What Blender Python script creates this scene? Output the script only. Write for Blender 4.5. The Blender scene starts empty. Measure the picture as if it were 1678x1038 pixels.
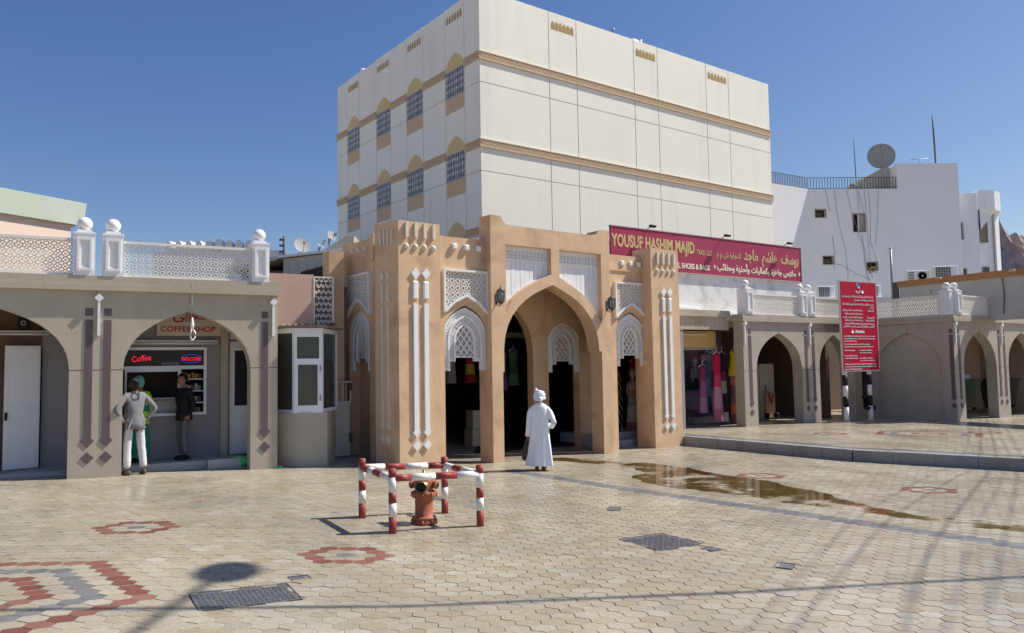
import bpy, bmesh, math, random
from math import sin, cos, pi, radians, sqrt, atan2, hypot
from mathutils import Vector, Matrix
from mathutils.geometry import tessellate_polygon
random.seed(7)
SC = bpy.context.scene
COL = SC.collection

# ------------------------------------------------------------------ camera, sky, sun
cd = bpy.data.cameras.new('camera'); cam = bpy.data.objects.new('camera', cd); COL.objects.link(cam)
cd.sensor_width = 36; cd.lens = 27.29; cd.clip_end = 6000; cd.clip_start = 0.1
cam.matrix_world = Matrix.Translation((0, 0, 2.13)) @ Matrix.Rotation(pi/2 + 0.06437, 4, 'X') @ Matrix.Rotation(-0.017, 4, 'Z')
SC.camera = cam
SUN_EL = radians(49.5); SX, SY = .955, .297
w = bpy.data.worlds.new('World'); SC.world = w; w.use_nodes = True
nt = w.node_tree; bg = nt.nodes['Background']
sky = nt.nodes.new('ShaderNodeTexSky'); sky.sky_type = 'NISHITA'; sky.sun_disc = False
sky.sun_elevation = SUN_EL; sky.sun_rotation = atan2(SX, SY)
sky.air_density = 1.0; sky.dust_density = 0.6; sky.ozone_density = 2.2; sky.altitude = 0
# deeper blue of a dry, clear sky: mild tone curve per channel
sep = nt.nodes.new('ShaderNodeSeparateColor'); com = nt.nodes.new('ShaderNodeCombineColor'); nt.links.new(sky.outputs[0], sep.inputs[0])
for k, (ex, am) in enumerate(((1.3, 1.164), (1.15, .963), (.85, .87))):
    a = nt.nodes.new('ShaderNodeMath'); a.operation = 'MULTIPLY'; a.inputs[1].default_value = .085
    b = nt.nodes.new('ShaderNodeMath'); b.operation = 'POWER'; b.inputs[1].default_value = ex
    c = nt.nodes.new('ShaderNodeMath'); c.operation = 'MULTIPLY'; c.inputs[1].default_value = am/.1
    nt.links.new(sep.outputs[k], a.inputs[0]); nt.links.new(a.outputs[0], b.inputs[0]); nt.links.new(b.outputs[0], c.inputs[0]); nt.links.new(c.outputs[0], com.inputs[k])
nt.links.new(com.outputs[0], bg.inputs[0]); bg.inputs[1].default_value = 0.1
sl = bpy.data.lights.new('sun', 'SUN'); sl.energy = 5.0; sl.angle = radians(.53); sl.color = (1, .955, .865)
so = bpy.data.objects.new('sun', sl); COL.objects.link(so)
so.rotation_euler = Vector((SX*cos(SUN_EL), SY*cos(SUN_EL), sin(SUN_EL))).to_track_quat('Z', 'Y').to_euler()
SC.view_settings.view_transform = 'Standard'; SC.view_settings.look = 'None'
SC.view_settings.exposure = 0.35; SC.view_settings.gamma = 1

# ------------------------------------------------------------------ materials
MAT = {}
def principled(name):
    m = bpy.data.materials.new(name); m.use_nodes = True
    return m, m.node_tree, m.node_tree.nodes['Principled BSDF']
def mat(name, col, rough=.8, var=.12, scale=1.6, bump=.15, bscale=60, metal=0, spec=.3, stain=None, stain_amt=0, emit=None, alpha=1, streak=0):
    if name in MAT: return MAT[name]
    m, t, b = principled(name); N = t.nodes; L = t.links
    b.inputs['Roughness'].default_value = rough; b.inputs['Metallic'].default_value = metal
    b.inputs['Specular IOR Level'].default_value = spec
    tc = N.new('ShaderNodeTexCoord')
    n1 = N.new('ShaderNodeTexNoise'); n1.inputs['Scale'].default_value = scale; n1.inputs['Detail'].default_value = 8; n1.inputs['Roughness'].default_value = .65
    L.new(tc.outputs['Object'], n1.inputs['Vector'])
    r = N.new('ShaderNodeMapRange'); r.inputs[1].default_value = .25; r.inputs[2].default_value = .75; r.inputs[3].default_value = 1-var; r.inputs[4].default_value = 1+var
    L.new(n1.outputs['Fac'], r.inputs[0])
    mx = N.new('ShaderNodeVectorMath'); mx.operation = 'SCALE'; mx.inputs[0].default_value = col
    L.new(r.outputs[0], mx.inputs['Scale'])
    out = mx.outputs[0]
    if stain:
        n2 = N.new('ShaderNodeTexNoise'); n2.inputs['Scale'].default_value = scale*.9; n2.inputs['Detail'].default_value = 10; n2.inputs['Distortion'].default_value = .4
        mp = N.new('ShaderNodeMapping'); mp.inputs['Scale'].default_value = (1, 1, .35 if streak else 1); mp.inputs['Location'].default_value = (7, 3, 5)
        if streak: mp.inputs['Scale'].default_value = (streak, streak, .3)
        L.new(tc.outputs['Object'], mp.inputs[0]); L.new(mp.outputs[0], n2.inputs['Vector'])
        r2 = N.new('ShaderNodeMapRange'); r2.inputs[1].default_value = .52; r2.inputs[2].default_value = .75; r2.inputs[4].default_value = stain_amt
        L.new(n2.outputs['Fac'], r2.inputs[0])
        mm = N.new('ShaderNodeMix'); mm.data_type = 'RGBA'
        L.new(r2.outputs[0], mm.inputs['Factor']); L.new(out, mm.inputs['A']); mm.inputs['B'].default_value = (*stain, 1)
        out = mm.outputs['Result']
    L.new(out, b.inputs['Base Color'])
    if bump:
        n3 = N.new('ShaderNodeTexNoise'); n3.inputs['Scale'].default_value = bscale; n3.inputs['Detail'].default_value = 5
        L.new(tc.outputs['Object'], n3.inputs['Vector'])
        bp = N.new('ShaderNodeBump'); bp.inputs['Strength'].default_value = bump; bp.inputs['Distance'].default_value = .02
        L.new(n3.outputs['Fac'], bp.inputs['Height']); L.new(bp.outputs[0], b.inputs['Normal'])
    if emit:
        b.inputs['Emission Color'].default_value = (*emit[0], 1); b.inputs['Emission Strength'].default_value = emit[1]
    if alpha < 1: b.inputs['Alpha'].default_value = alpha
    MAT[name] = m
    return m
ORANGE = mat('orange plaster', (.65, .45, .285), .88, .13, 1.6, .16, 22, stain=(.42, .26, .15), stain_amt=.75)
TAUPE = mat('taupe plaster', (.455, .41, .32), .88, .09, 1.3, .13, 26, stain=(.34, .29, .215), stain_amt=.5)
TAUPE2 = mat('taupe plaster pale', (.43, .385, .32), .88, .09, 1.3, .13, 26, stain=(.31, .26, .20), stain_amt=.5)
CREAM = mat('cream cladding', (.87, .85, .745), .7, .03, .5, .05, 40, stain=(.70, .66, .55), stain_amt=.5, streak=3)
GROOVE = mat('groove', (.60, .52, .40), .9, .05, 3, 0)
BAND = mat('buff brick', (.56, .43, .30), .85, .10, 9, .2, 60)
BANDL = mat('buff spandrel', (.64, .47, .31), .85, .06, 9, .2, 60)
NICHE = mat('ochre paint', (.70, .53, .26), .8, .05, 3, .05)
NICHED = mat('ochre dark', (.42, .29, .13), .85, .15, 9, .1)
WHITE = mat('white paint', (.80, .80, .80), .55, .03, 3, .06, 50)
WHITE_W = mat('weathered white', (.80, .80, .79), .8, .06, 2, .35, 18, stain=(.42, .42, .38), stain_amt=.8)
WHITE_B = mat('white render', (.80, .81, .82), .85, .03, .35, .08, 30, stain=(.70, .69, .64), stain_amt=.5, streak=.8)
WOODW = mat('white boards', (.80, .82, .84), .6, .05, 9, .15, 40, stain=(.66, .62, .5), stain_amt=.4, streak=4)
GRC = mat('white lattice', (.78, .76, .71), .75, .06, 6, .2, 90)
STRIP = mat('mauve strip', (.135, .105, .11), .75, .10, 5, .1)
PINK = mat('pink plaster', (.60, .42, .34), .88, .08, 1.2, .2, 40, stain=(.62, .43, .22), stain_amt=.55)
PEACH = mat('peach render', (.74, .58, .48), .88, .04, .8, .05)
GREEN_R = mat('pale green render', (.44, .49, .42), .85, .08, .5, .05, stain=(.54, .57, .50), stain_amt=.7)
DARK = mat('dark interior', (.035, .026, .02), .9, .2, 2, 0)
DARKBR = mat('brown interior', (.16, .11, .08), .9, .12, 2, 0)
GREYW = mat('grey wall', (.30, .285, .285), .85, .05, 1.5, .08)
STEP = mat('step concrete', (.42, .42, .41), .75, .10, 3, .15)
KERB = mat('kerb concrete', (.30, .29, .275), .8, .12, 2.5, .3, 60, stain=(.17, .155, .14), stain_amt=.6)
CRIM = mat('crimson sign', (.36, .035, .09), .5, .08, .6, .02, stain=(.43, .07, .13), stain_amt=.6)
GOLD = mat('gold letters', (.62, .47, .22), .5, .12, 4, .02)
PALEL = mat('pale yellow letters', (.85, .80, .60), .5, .05, 4, 0)
RED_S = mat('red sign face', (.50, .004, .04), .5, .03, 2, 0, spec=.25)
BLACK = mat('black paint', (.012, .012, .013), .5, .1, 5, .05)
REDP = mat('worn red paint', (.27, .04, .035), .5, .15, 14, .12, 60, stain=(.42, .20, .15), stain_amt=.8)
WHP = mat('worn white paint', (.80, .78, .74), .5, .05, 14, .12, 60, stain=(.50, .36, .27), stain_amt=.8)
HYD = mat('faded hydrant paint', (.37, .115, .06), .6, .2, 13, .2, 50, stain=(.22, .09, .05), stain_amt=.8)
BRASS = mat('old brass', (.28, .22, .13), .45, .2, 20, .1, metal=.8)
STEEL = mat('grey metal', (.30, .30, .30), .5, .1, 10, .1, metal=.6)
DISH = mat('dish grey', (.33, .33, .33), .6, .08, 5, .05)
IRON = mat('cast iron', (.16, .165, .18), .5, .2, 12, .3, 90, metal=.4, stain=(.30, .27, .21), stain_amt=.8)
DARKM = mat('dark railing', (.10, .09, .085), .6, .1, 5, .05)
LAMPM = mat('lantern metal', (.09, .10, .10), .6, .2, 20, .2, metal=.3)
SHEET = mat('shed sheet', (.52, .52, .46), .6, .06, 1.5, .05, stain=(.42, .38, .28), stain_amt=.5)
SHADE = mat('shed canopy', (.42, .35, .27), .7, .06, 2, .05)
GATEM = mat('metal gate paint', (.62, .58, .48), .5, .05, 3, .05, stain=(.45, .36, .26), stain_amt=.4)
TILEW = mat('terracotta coping', (.42, .20, .09), .8, .1, 2, .1)
CONC = mat('aged wall', (.50, .48, .45), .9, .10, 1, .2, stain=(.34, .32, .29), stain_amt=.5, streak=1)
FLOORM = mat('arcade floor', (.34, .29, .23), .45, .10, 2, .1)
SKIN = mat('skin', (.30, .15, .09), .55, .05, 8, .03)
HAIR = mat('black hair', (.012, .01, .009), .6, .2, 30, .3)
ROBE = mat('white robe', (.86, .88, .93), .8, .02, 3, .1, 200)
TURB = mat('turban cloth', (.78, .82, .92), .8, .06, 14, .3, 60)
SHIRT = mat('grey shirt', (.20, .20, .215), .85, .06, 8, .1, 200)
TROUW = mat('white trousers', (.60, .60, .61), .85, .03, 8, .1)
TROUG = mat('grey trousers', (.13, .13, .14), .85, .08, 8, .1)
JACK = mat('black jacket', (.012, .012, .014), .8, .1, 8, .1)
GREENC = mat('green cloth', (.02, .22, .16), .85, .05, 8, .1)
LIMEC = mat('lime cloth', (.42, .75, .05), .85, .05, 8, .1)
CAPC = mat('teal cap cloth', (.16, .42, .40), .85, .05, 8, .1)
LEATH = mat('brown leather', (.12, .07, .04), .5, .1, 8, .1)
BAGM = mat('dark bag', (.045, .042, .04), .45, .2, 8, .3, 25)
PLASTG = mat('green plastic bag', (.10, .65, .22), .35, .1, 10, .3, 30)
PLASTW = mat('white plastic bag', (.7, .72, .75), .4, .1, 10, .5, 18)
BIN = mat('green bin', (.012, .035, .022), .5, .1, 5, .05)
YELLOWP = mat('ochre panel', (.58, .38, .13), .7, .05, 2, .03)
CARD = mat('pale door leaf', (.60, .55, .42), .7, .05, 2, .05)
PLYW = mat('plywood', (.50, .32, .17), .7, .08, 4, .05)
ALU = mat('white aluminium', (.80, .81, .83), .35, .02, 3, .02)
TUBE = mat('fluorescent fitting', (.62, .60, .54), .5, .03, 3, 0)
COUNT = mat('shop counter', (.45, .43, .41), .6, .06, 2, .03)
NEONR = mat('red neon', (.5, .02, .04), .4, 0, 1, 0, emit=((1, .02, .06), .75))
NEONB = mat('blue neon', (.1, .1, .8), .4, 0, 1, 0, emit=((.10, .06, 1), .35))
LETR = mat('red lettering', (.48, .02, .03), .5, .03, 4, 0)
ROCK = mat('mountain rock', (.40, .325, .285), .95, .35, .12, .6, .5, stain=(.28, .21, .175), stain_amt=.8)
GLASSD = mat('dark window glass', (.03, .035, .045), .06, .2, 1.5, 0, spec=.6)
GLASSG = mat('green tinted glass', (.055, .065, .05), .10, .35, .9, 0, spec=.6)
PANEG = mat('stained window pane', (.095, .11, .135), .2, .5, 5, .25, 9, spec=.6, stain=(.30, .30, .28), stain_amt=.9)
MORTAR = mat('joint sand', (.29, .25, .19), .95, .2, 6, .2, spec=.1)
SOIL = mat('far ground', (.36, .31, .25), .95, .15, .05, 0)
def glass_mat():
    m, t, b = principled('window glass'); N = t.nodes; L = t.links
    b.inputs['Roughness'].default_value = .03; b.inputs['Base Color'].default_value = (.04, .045, .045, 1); b.inputs['Alpha'].default_value = .35
    return m
GLASS = glass_mat()
def cloth(name, col): return mat(name, col, .9, .12, 7, .15, 120)

def paver_mat(name, base, src):
    """src: 'rand' = per object random, 'attr' = per-tile attribute"""
    m, t, b = principled(name); N = t.nodes; L = t.links
    tc = N.new('ShaderNodeTexCoord'); ge = N.new('ShaderNodeNewGeometry')
    if src == 'rand':
        oi = N.new('ShaderNodeObjectInfo'); rnd = oi.outputs['Random']
    else:
        at = N.new('ShaderNodeAttribute'); at.attribute_name = 'tint'; rnd = at.outputs['Fac']
    cr = N.new('ShaderNodeValToRGB'); L.new(rnd, cr.inputs[0]); cr.color_ramp.interpolation = 'LINEAR'
    els = base
    cr.color_ramp.elements[0].position = els[0][0]; cr.color_ramp.elements[0].color = (*els[0][1], 1)
    cr.color_ramp.elements[1].position = els[-1][0]; cr.color_ramp.elements[1].color = (*els[-1][1], 1)
    for p, c in els[1:-1]:
        e = cr.color_ramp.elements.new(p); e.color = (*c, 1)
    n = N.new('ShaderNodeTexNoise'); n.inputs['Scale'].default_value = 22; n.inputs['Detail'].default_value = 8; n.inputs['Roughness'].default_value = .7
    L.new(ge.outputs['Position'], n.inputs['Vector'])
    n2 = N.new('ShaderNodeTexNoise'); n2.inputs['Scale'].default_value = .45; n2.inputs['Detail'].default_value = 6
    L.new(ge.outputs['Position'], n2.inputs['Vector'])
    r = N.new('ShaderNodeMapRange'); r.inputs[1].default_value = .3; r.inputs[2].default_value = .7; r.inputs[3].default_value = .70; r.inputs[4].default_value = 1.02
    L.new(n.outputs['Fac'], r.inputs[0])
    r2 = N.new('ShaderNodeMapRange'); r2.inputs[1].default_value = .35; r2.inputs[2].default_value = .68; r2.inputs[3].default_value = .80; r2.inputs[4].default_value = 1.10
    L.new(n2.outputs['Fac'], r2.inputs[0])
    mu = N.new('ShaderNodeMath'); mu.operation = 'MULTIPLY'; L.new(r.outputs[0], mu.inputs[0]); L.new(r2.outputs[0], mu.inputs[1])
    sc = N.new('ShaderNodeVectorMath'); sc.operation = 'SCALE'; L.new(cr.outputs[0], sc.inputs[0]); L.new(mu.outputs[0], sc.inputs['Scale'])
    # dirt blotches
    n4 = N.new('ShaderNodeTexNoise'); n4.inputs['Scale'].default_value = 5; n4.inputs['Detail'].default_value = 10; n4.inputs['Roughness'].default_value = .72
    L.new(ge.outputs['Position'], n4.inputs['Vector'])
    r4 = N.new('ShaderNodeMapRange'); r4.inputs[1].default_value = .57; r4.inputs[2].default_value = .72; r4.inputs[4].default_value = .38
    L.new(n4.outputs['Fac'], r4.inputs[0])
    mm = N.new('ShaderNodeMix'); mm.data_type = 'RGBA'; L.new(r4.outputs[0], mm.inputs['Factor']); L.new(sc.outputs[0], mm.inputs['A']); mm.inputs['B'].default_value = (.20, .17, .125, 1)
    L.new(mm.outputs['Result'], b.inputs['Base Color'])
    # polish differs over the square
    n3 = N.new('ShaderNodeTexNoise'); n3.inputs['Scale'].default_value = .8; n3.inputs['Detail'].default_value = 5
    L.new(ge.outputs['Position'], n3.inputs['Vector'])
    r3 = N.new('ShaderNodeMapRange'); r3.inputs[1].default_value = .35; r3.inputs[2].default_value = .65; r3.inputs[3].default_value = .20; r3.inputs[4].default_value = .40
    L.new(n3.outputs['Fac'], r3.inputs[0]); L.new(r3.outputs[0], b.inputs['Roughness'])
    b.inputs['Specular IOR Level'].default_value = .38
    bp = N.new('ShaderNodeBump'); bp.inputs['Strength'].default_value = .10; bp.inputs['Distance'].default_value = .01
    L.new(n.outputs['Fac'], bp.inputs['Height']); L.new(bp.outputs[0], b.inputs['Normal'])
    return m
BEIGE = [(0, (.365, .32, .24)), (.18, (.44, .40, .31)), (.36, (.42, .365, .275)), (.5, (.475, .445, .37)), (.64, (.405, .35, .25)), (.78, (.455, .42, .34)), (.92, (.385, .315, .21)), (1, (.38, .355, .30))]
REDS = [(0, (.20, .07, .055)), (.5, (.27, .10, .08)), (1, (.30, .15, .12))]
GREYS = [(0, (.17, .175, .185)), (1, (.25, .25, .255))]
PV = {(k, s): paver_mat('%s paver %s' % (k, s), b, s) for k, b in (('beige', BEIGE), ('red', REDS), ('grey', GREYS)) for s in ('rand', 'attr')}

# ------------------------------------------------------------------ helpers
def tag(o, label=None, cat=None, group=None, kind=None):
    if label: o['label'] = label
    if cat: o['category'] = cat
    if group: o['group'] = group
    if kind: o['kind'] = kind
    return o
def empty(name, loc=(0, 0, 0), rz=0, label=None, cat=None, group=None, kind=None, parent=None):
    o = bpy.data.objects.new(name, None); COL.objects.link(o); o.location = loc; o.rotation_euler = (0, 0, rz); o.empty_display_size = .2
    if parent: o.parent = parent
    return tag(o, label, cat, group, kind)
def az(a): return radians(90 - a)
def copy_tree(o, parent=None):
    c = o.copy(); COL.objects.link(c)
    if parent: c.parent = parent
    for ch in list(o.children): copy_tree(ch, c)
    return c
class M:
    def __init__(s): s.v = []; s.f = []; s.mi = []; s.cur = 0; s.sm = []; s.smooth = False
    def add(s, vs, fs):
        n = len(s.v); s.v += [tuple(p) for p in vs]
        for f in fs: s.f.append([i+n for i in f]); s.mi.append(s.cur); s.sm.append(s.smooth)
        return s
    def box(s, x0, x1, y0, y1, z0, z1):
        v = [(x, y, z) for z in (z0, z1) for x, y in ((x0, y0), (x1, y0), (x1, y1), (x0, y1))]
        return s.add(v, [(0, 3, 2, 1), (4, 5, 6, 7), (0, 1, 5, 4), (1, 2, 6, 5), (2, 3, 7, 6), (3, 0, 4, 7)])
    def bevbox(s, x0, x1, y0, y1, z0, z1, b=.01):
        # box whose front (y0) edges are chamfered
        v = [(x0, y1, z0), (x1, y1, z0), (x1, y1, z1), (x0, y1, z1), (x0, y0+b, z0), (x1, y0+b, z0), (x1, y0+b, z1), (x0, y0+b, z1), (x0+b, y0, z0+b), (x1-b, y0, z0+b), (x1-b, y0, z1-b), (x0+b, y0, z1-b)]
        return s.add(v, [(0, 3, 2, 1), (8, 9, 10, 11), (0, 1, 5, 4), (1, 2, 6, 5), (2, 3, 7, 6), (3, 0, 4, 7), (4, 5, 9, 8), (5, 6, 10, 9), (6, 7, 11, 10), (7, 4, 8, 11)])
    def prism(s, poly, y0, y1, holes=()):
        loops = [list(poly)] + [list(h) for h in holes]
        flat = [p for l in loops for p in l]
        tris = tessellate_polygon([[Vector((p[0], p[1], 0)) for p in l] for l in loops])
        n = len(flat)
        v = [(p[0], y0, p[1]) for p in flat] + [(p[0], y1, p[1]) for p in flat]
        fs = []
        for t in tris:
            a, b, c = [flat[i] for i in t]
            ar = (b[0]-a[0])*(c[1]-a[1]) - (c[0]-a[0])*(b[1]-a[1])
            if abs(ar) < 1e-9: continue
            t = t if ar > 0 else (t[0], t[2], t[1])
            fs.append(tuple(t)); fs.append((t[2]+n, t[1]+n, t[0]+n))
        k = 0
        for li, l in enumerate(loops):
            A = sum(l[i][0]*l[(i+1) % len(l)][1] - l[(i+1) % len(l)][0]*l[i][1] for i in range(len(l)))
            ccw = A > 0
            if li: ccw = not ccw
            for i in range(len(l)):
                a = k+i; b = k+(i+1) % len(l)
                # seen from -y with x right, z up
                fs.append((b, a, a+n, b+n) if ccw else (a, b, b+n, a+n))
            k += len(l)
        return s.add(v, fs)
    def flat(s, poly, z0, z1):
        """horizontal prism: poly in xy"""
        n0 = len(s.v); s.prism(poly, z0, z1)
        for i in range(n0, len(s.v)):
            x, y, z = s.v[i]; s.v[i] = (x, z, y)
        for i in range(len(s.f)):
            if min(s.f[i]) >= n0: s.f[i] = list(reversed(s.f[i]))
        return s
    def tube(s, path, r, seg=8, caps=True):
        pts = [Vector(p) for p in path]; rs = r if isinstance(r, (list, tuple)) else [r]*len(pts)
        rings = []; up = Vector((0, 0, 1))
        for i, p in enumerate(pts):
            d = (pts[min(i+1, len(pts)-1)] - pts[max(i-1, 0)]).normalized()
            a = d.cross(up)
            if a.length < 1e-3: a = d.cross(Vector((0, 1, 0)))
            a.normalize(); b = a.cross(d).normalized()
            rings.append([p + (a*cos(2*pi*k/seg) + b*sin(2*pi*k/seg))*rs[i] for k in range(seg)])
        v = [q for R in rings for q in R]; fs = []
        for i in range(len(pts)-1):
            for k in range(seg):
                a = i*seg+k; b = i*seg+(k+1) % seg
                fs.append((a, a+seg, b+seg, b))
        if caps: fs.append(tuple(range(seg))); fs.append(tuple(reversed([(len(pts)-1)*seg+k for k in range(seg)])))
        sm = s.smooth; s.smooth = True; s.add(v, fs); s.smooth = sm
        return s
    def lathe(s, prof, c=(0, 0, 0), seg=16, axis='z', sx=1, sy=1):
        v = []; fs = []; n = len(prof)
        for i, (r, h) in enumerate(prof):
            for k in range(seg):
                a = 2*pi*k/seg; p = (r*cos(a)*sx, r*sin(a)*sy, h)
                if axis == 'y': p = (p[0], h, p[1])
                if axis == 'x': p = (h, p[0], p[1])
                v.append((p[0]+c[0], p[1]+c[1], p[2]+c[2]))
        for i in range(n-1):
            for k in range(seg):
                a = i*seg+k; b = i*seg+(k+1) % seg
                f = (a, b, b+seg, a+seg)
                if axis == 'y': f = tuple(reversed(f))
                fs.append(f)
        fs.append(tuple(reversed(range(seg)))); fs.append(tuple((n-1)*seg+k for k in range(seg)))
        sm = s.smooth; s.smooth = True; s.add(v, fs); s.smooth = sm
        return s
    def ball(s, c, r, seg=14, rings=8, sx=1, sy=1, sz=1):
        return s.lathe([(max(1e-4, r*sin(pi*i/rings)), -r*cos(pi*i/rings)*sz) for i in range(rings+1)], c, seg, sx=sx, sy=sy)
    def mesh(s, name, mats):
        me = bpy.data.meshes.new(name); me.from_pydata(s.v, [], s.f)
        for m in (mats if isinstance(mats, (list, tuple)) else [mats]): me.materials.append(m)
        me.polygons.foreach_set('material_index', s.mi); me.polygons.foreach_set('use_smooth', s.sm)
        me.update(); return me
    def build(s, name, mats, parent=None, label=None, loc=None, kind=None):
        o = bpy.data.objects.new(name, s.mesh(name, mats)); COL.objects.link(o)
        if parent: o.parent = parent
        if label: o['label'] = label
        if kind: o['kind'] = kind
        if loc: o.location = loc
        return o
def inst(name, me, parent, loc, rz=0, scale=None):
    o = bpy.data.objects.new(name, me); COL.objects.link(o); o.parent = parent; o.location = loc
    if rz: o.rotation_euler = (0, 0, rz)
    if scale: o.scale = scale
    return o

PROF = [(0, 0), (.008, .10), (.03, .22), (.085, .37), (.17, .505), (.29, .635), (.44, .75), (.60, .84), (.80, .925), (1, 1)]
def arch(x0, x1, zs, za, n=1):
    """curve from (x0,zs) over the apex to (x1,zs)"""
    m = (x0+x1)/2; h = (x1-x0)/2
    L = [(x0+h*a, zs+(za-zs)*b) for a, b in PROF]
    R = [(x1-h*a, zs+(za-zs)*b) for a, b in PROF]
    return L + R[-2::-1]
def arch_wall(x0, x1, zb, zt, openings, top=None):
    """outline of a wall with arches open to the ground; openings: (x0,x1,spring,apex)"""
    p = [(x0, zb)]
    for a, b, zs, za in openings:
        p += [(a, zb)] + arch(a, b, zs, za) + [(b, zb)]
    p += [(x1, zb)] + (top if top else [(x1, zt), (x0, zt)])
    return p
AR = {}
for k, v in {'ب':0xFE8F,'ت':0xFE95,'ث':0xFE99,'ج':0xFE9D,'ح':0xFEA1,'خ':0xFEA5,'س':0xFEB1,'ش':0xFEB5,'ص':0xFEB9,'ض':0xFEBD,'ط':0xFEC1,'ع':0xFEC9,'غ':0xFECD,'ف':0xFED1,'ق':0xFED5,'ك':0xFED9,'ل':0xFEDD,'م':0xFEE1,'ن':0xFEE5,'ه':0xFEE9,'ي':0xFEF1,'ئ':0xFE89}.items(): AR[k] = (v, v+1, v+2, v+3)
for k, v in {'ا':0xFE8D,'أ':0xFE83,'إ':0xFE87,'د':0xFEA9,'ذ':0xFEAB,'ر':0xFEAD,'ز':0xFEAF,'و':0xFEED,'ة':0xFE93,'ى':0xFEEF}.items(): AR[k] = (v, v+1, None, None)
def arabic(s):
    s = s.replace('لا', '\uFEFB'); out = []
    for i, c in enumerate(s):
        p = i > 0 and s[i-1] in AR and AR[s[i-1]][2] is not None
        if c == '\uFEFB': out.append(chr(0xFEFC if p else 0xFEFB)); continue
        if c not in AR: out.append(c); continue
        n = i+1 < len(s) and (s[i+1] in AR or s[i+1] == '\uFEFB') and AR[c][2] is not None
        f = AR[c]; out.append(chr(f[3] if p and n else f[1] if p else f[2] if n else f[0]))
    return ''.join(reversed(out))
def text(name, body, parent, m, x, y, z, size, width=None, align='LEFT', bold=.0, thick=.004, slope=0):
    c = bpy.data.curves.new('lettering', 'FONT'); c.body = body; c.size = 1; c.align_x = align; c.offset = bold; c.resolution_u = 3; c.extrude = thick/size
    o = bpy.data.objects.new('lettering', c); COL.objects.link(o)
    dg = bpy.context.evaluated_depsgraph_get(); dg.update()
    me = bpy.data.meshes.new_from_object(o.evaluated_get(dg))
    COL.objects.unlink(o); bpy.data.objects.remove(o)
    xs = [v.co.x for v in me.vertices]
    if not xs: return None
    sx = size if width is None else width/(max(xs)-min(xs))
    x0 = min(xs) if (width and align == 'LEFT') else 0
    for v in me.vertices:
        p = v.co.copy(); v.co = ((p.x-x0)*sx + x, y - p.z*size, p.y*size + z + slope*(p.x-x0)*sx)
    me.materials.clear(); me.materials.append(m)
    ob = bpy.data.objects.new(name, me); COL.objects.link(ob)
    if parent: ob.parent = parent
    return ob
def inpoly(p, poly):
    x, z = p; c = False; n = len(poly)
    for i in range(n):
        a = poly[i]; b = poly[(i+1) % n]
        if (a[1] > z) != (b[1] > z) and x < (b[0]-a[0])*(z-a[1])/(b[1]-a[1]) + a[0]: c = not c
    return c
def bar(m, a, b, w, y0, y1, poly=None, flatfront=True):
    if poly:
        ts = [i/8 for i in range(9)]; ok = [inpoly((a[0]+(b[0]-a[0])*t, a[1]+(b[1]-a[1])*t), poly) for t in ts]
        if not any(ok): return
        if not all(ok):
            k = [i for i in range(9) if ok[i]]; t0, t1 = ts[k[0]], ts[k[-1]]
            if t1-t0 < .2: return
            a, b = (a[0]+(b[0]-a[0])*t0, a[1]+(b[1]-a[1])*t0), (a[0]+(b[0]-a[0])*t1, a[1]+(b[1]-a[1])*t1)
    d = hypot(b[0]-a[0], b[1]-a[1])
    if d < 1e-5: return
    nx, nz = -(b[1]-a[1])/d*w/2, (b[0]-a[0])/d*w/2
    q = [(a[0]-nx, a[1]-nz), (b[0]-nx, b[1]-nz), (b[0]+nx, b[1]+nz), (a[0]+nx, a[1]+nz)]
    v = [(x, y0, z) for x, z in q] + [(x, y1, z) for x, z in q]
    m.add(v, [(0, 1, 2, 3), (7, 6, 5, 4), (1, 0, 4, 5), (2, 1, 5, 6), (3, 2, 6, 7), (0, 3, 7, 4)])
def star_lattice(m, x0, x1, z0, z1, cell, w, y0, y1, poly=None, hole=.30):
    nx = max(1, round((x1-x0)/cell)); nz = max(1, round((z1-z0)/cell)); cx = (x1-x0)/nx; cz = (z1-z0)/nz
    for i in range(nx):
        for j in range(nz):
            ox = x0+(i+.5)*cx; oz = z0+(j+.5)*cz
            P = [(ox+cx*hole*cos(pi/8+k*pi/4), oz+cz*hole*sin(pi/8+k*pi/4)) for k in range(8)]
            for k in range(8): bar(m, P[k], P[(k+1) % 8], w, y0, y1, poly)
            K = [(ox+cx/2, oz+cz/2), (ox-cx/2, oz+cz/2), (ox-cx/2, oz-cz/2), (ox+cx/2, oz-cz/2)]
            E = [(ox+cx/2, oz), (ox, oz+cz/2), (ox-cx/2, oz), (ox, oz-cz/2)]
            for k in range(4):
                a = P[(2*k) % 8]; b = P[(2*k+1) % 8]
                bar(m, a, E[k % 4], w*.8, y0+.002, y1, poly); bar(m, b, E[(k+1) % 4], w*.8, y0+.002, y1, poly)
                bar(m, ((a[0]+b[0])/2, (a[1]+b[1])/2), K[k], w*.8, y0+.003, y1, poly)
def diamond_lattice(m, x0, x1, z0, z1, cx, cz, w, y0, y1, poly):
    n = int((z1-z0)/cz+(x1-x0)/cx)+3; xm = (x0+x1)/2
    for k in range(-n, n):
        for s in (1, -1):
            N = 2*n
            for t in range(N):
                xa = xm+s*(k*cx/1 + 0) + s*t*cx/2 - s*N*cx/4*0; za = z0+t*cz/2
                if za > z1: break
                bar(m, (xa, za), (xa+s*cx/2, za+cz/2), w, y0+(.004 if s < 0 else 0), y1, poly)
def outline(m, poly, w, y0, y1):
    for i in range(len(poly)): bar(m, poly[i], poly[(i+1) % len(poly)], w, y0, y1)

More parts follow.
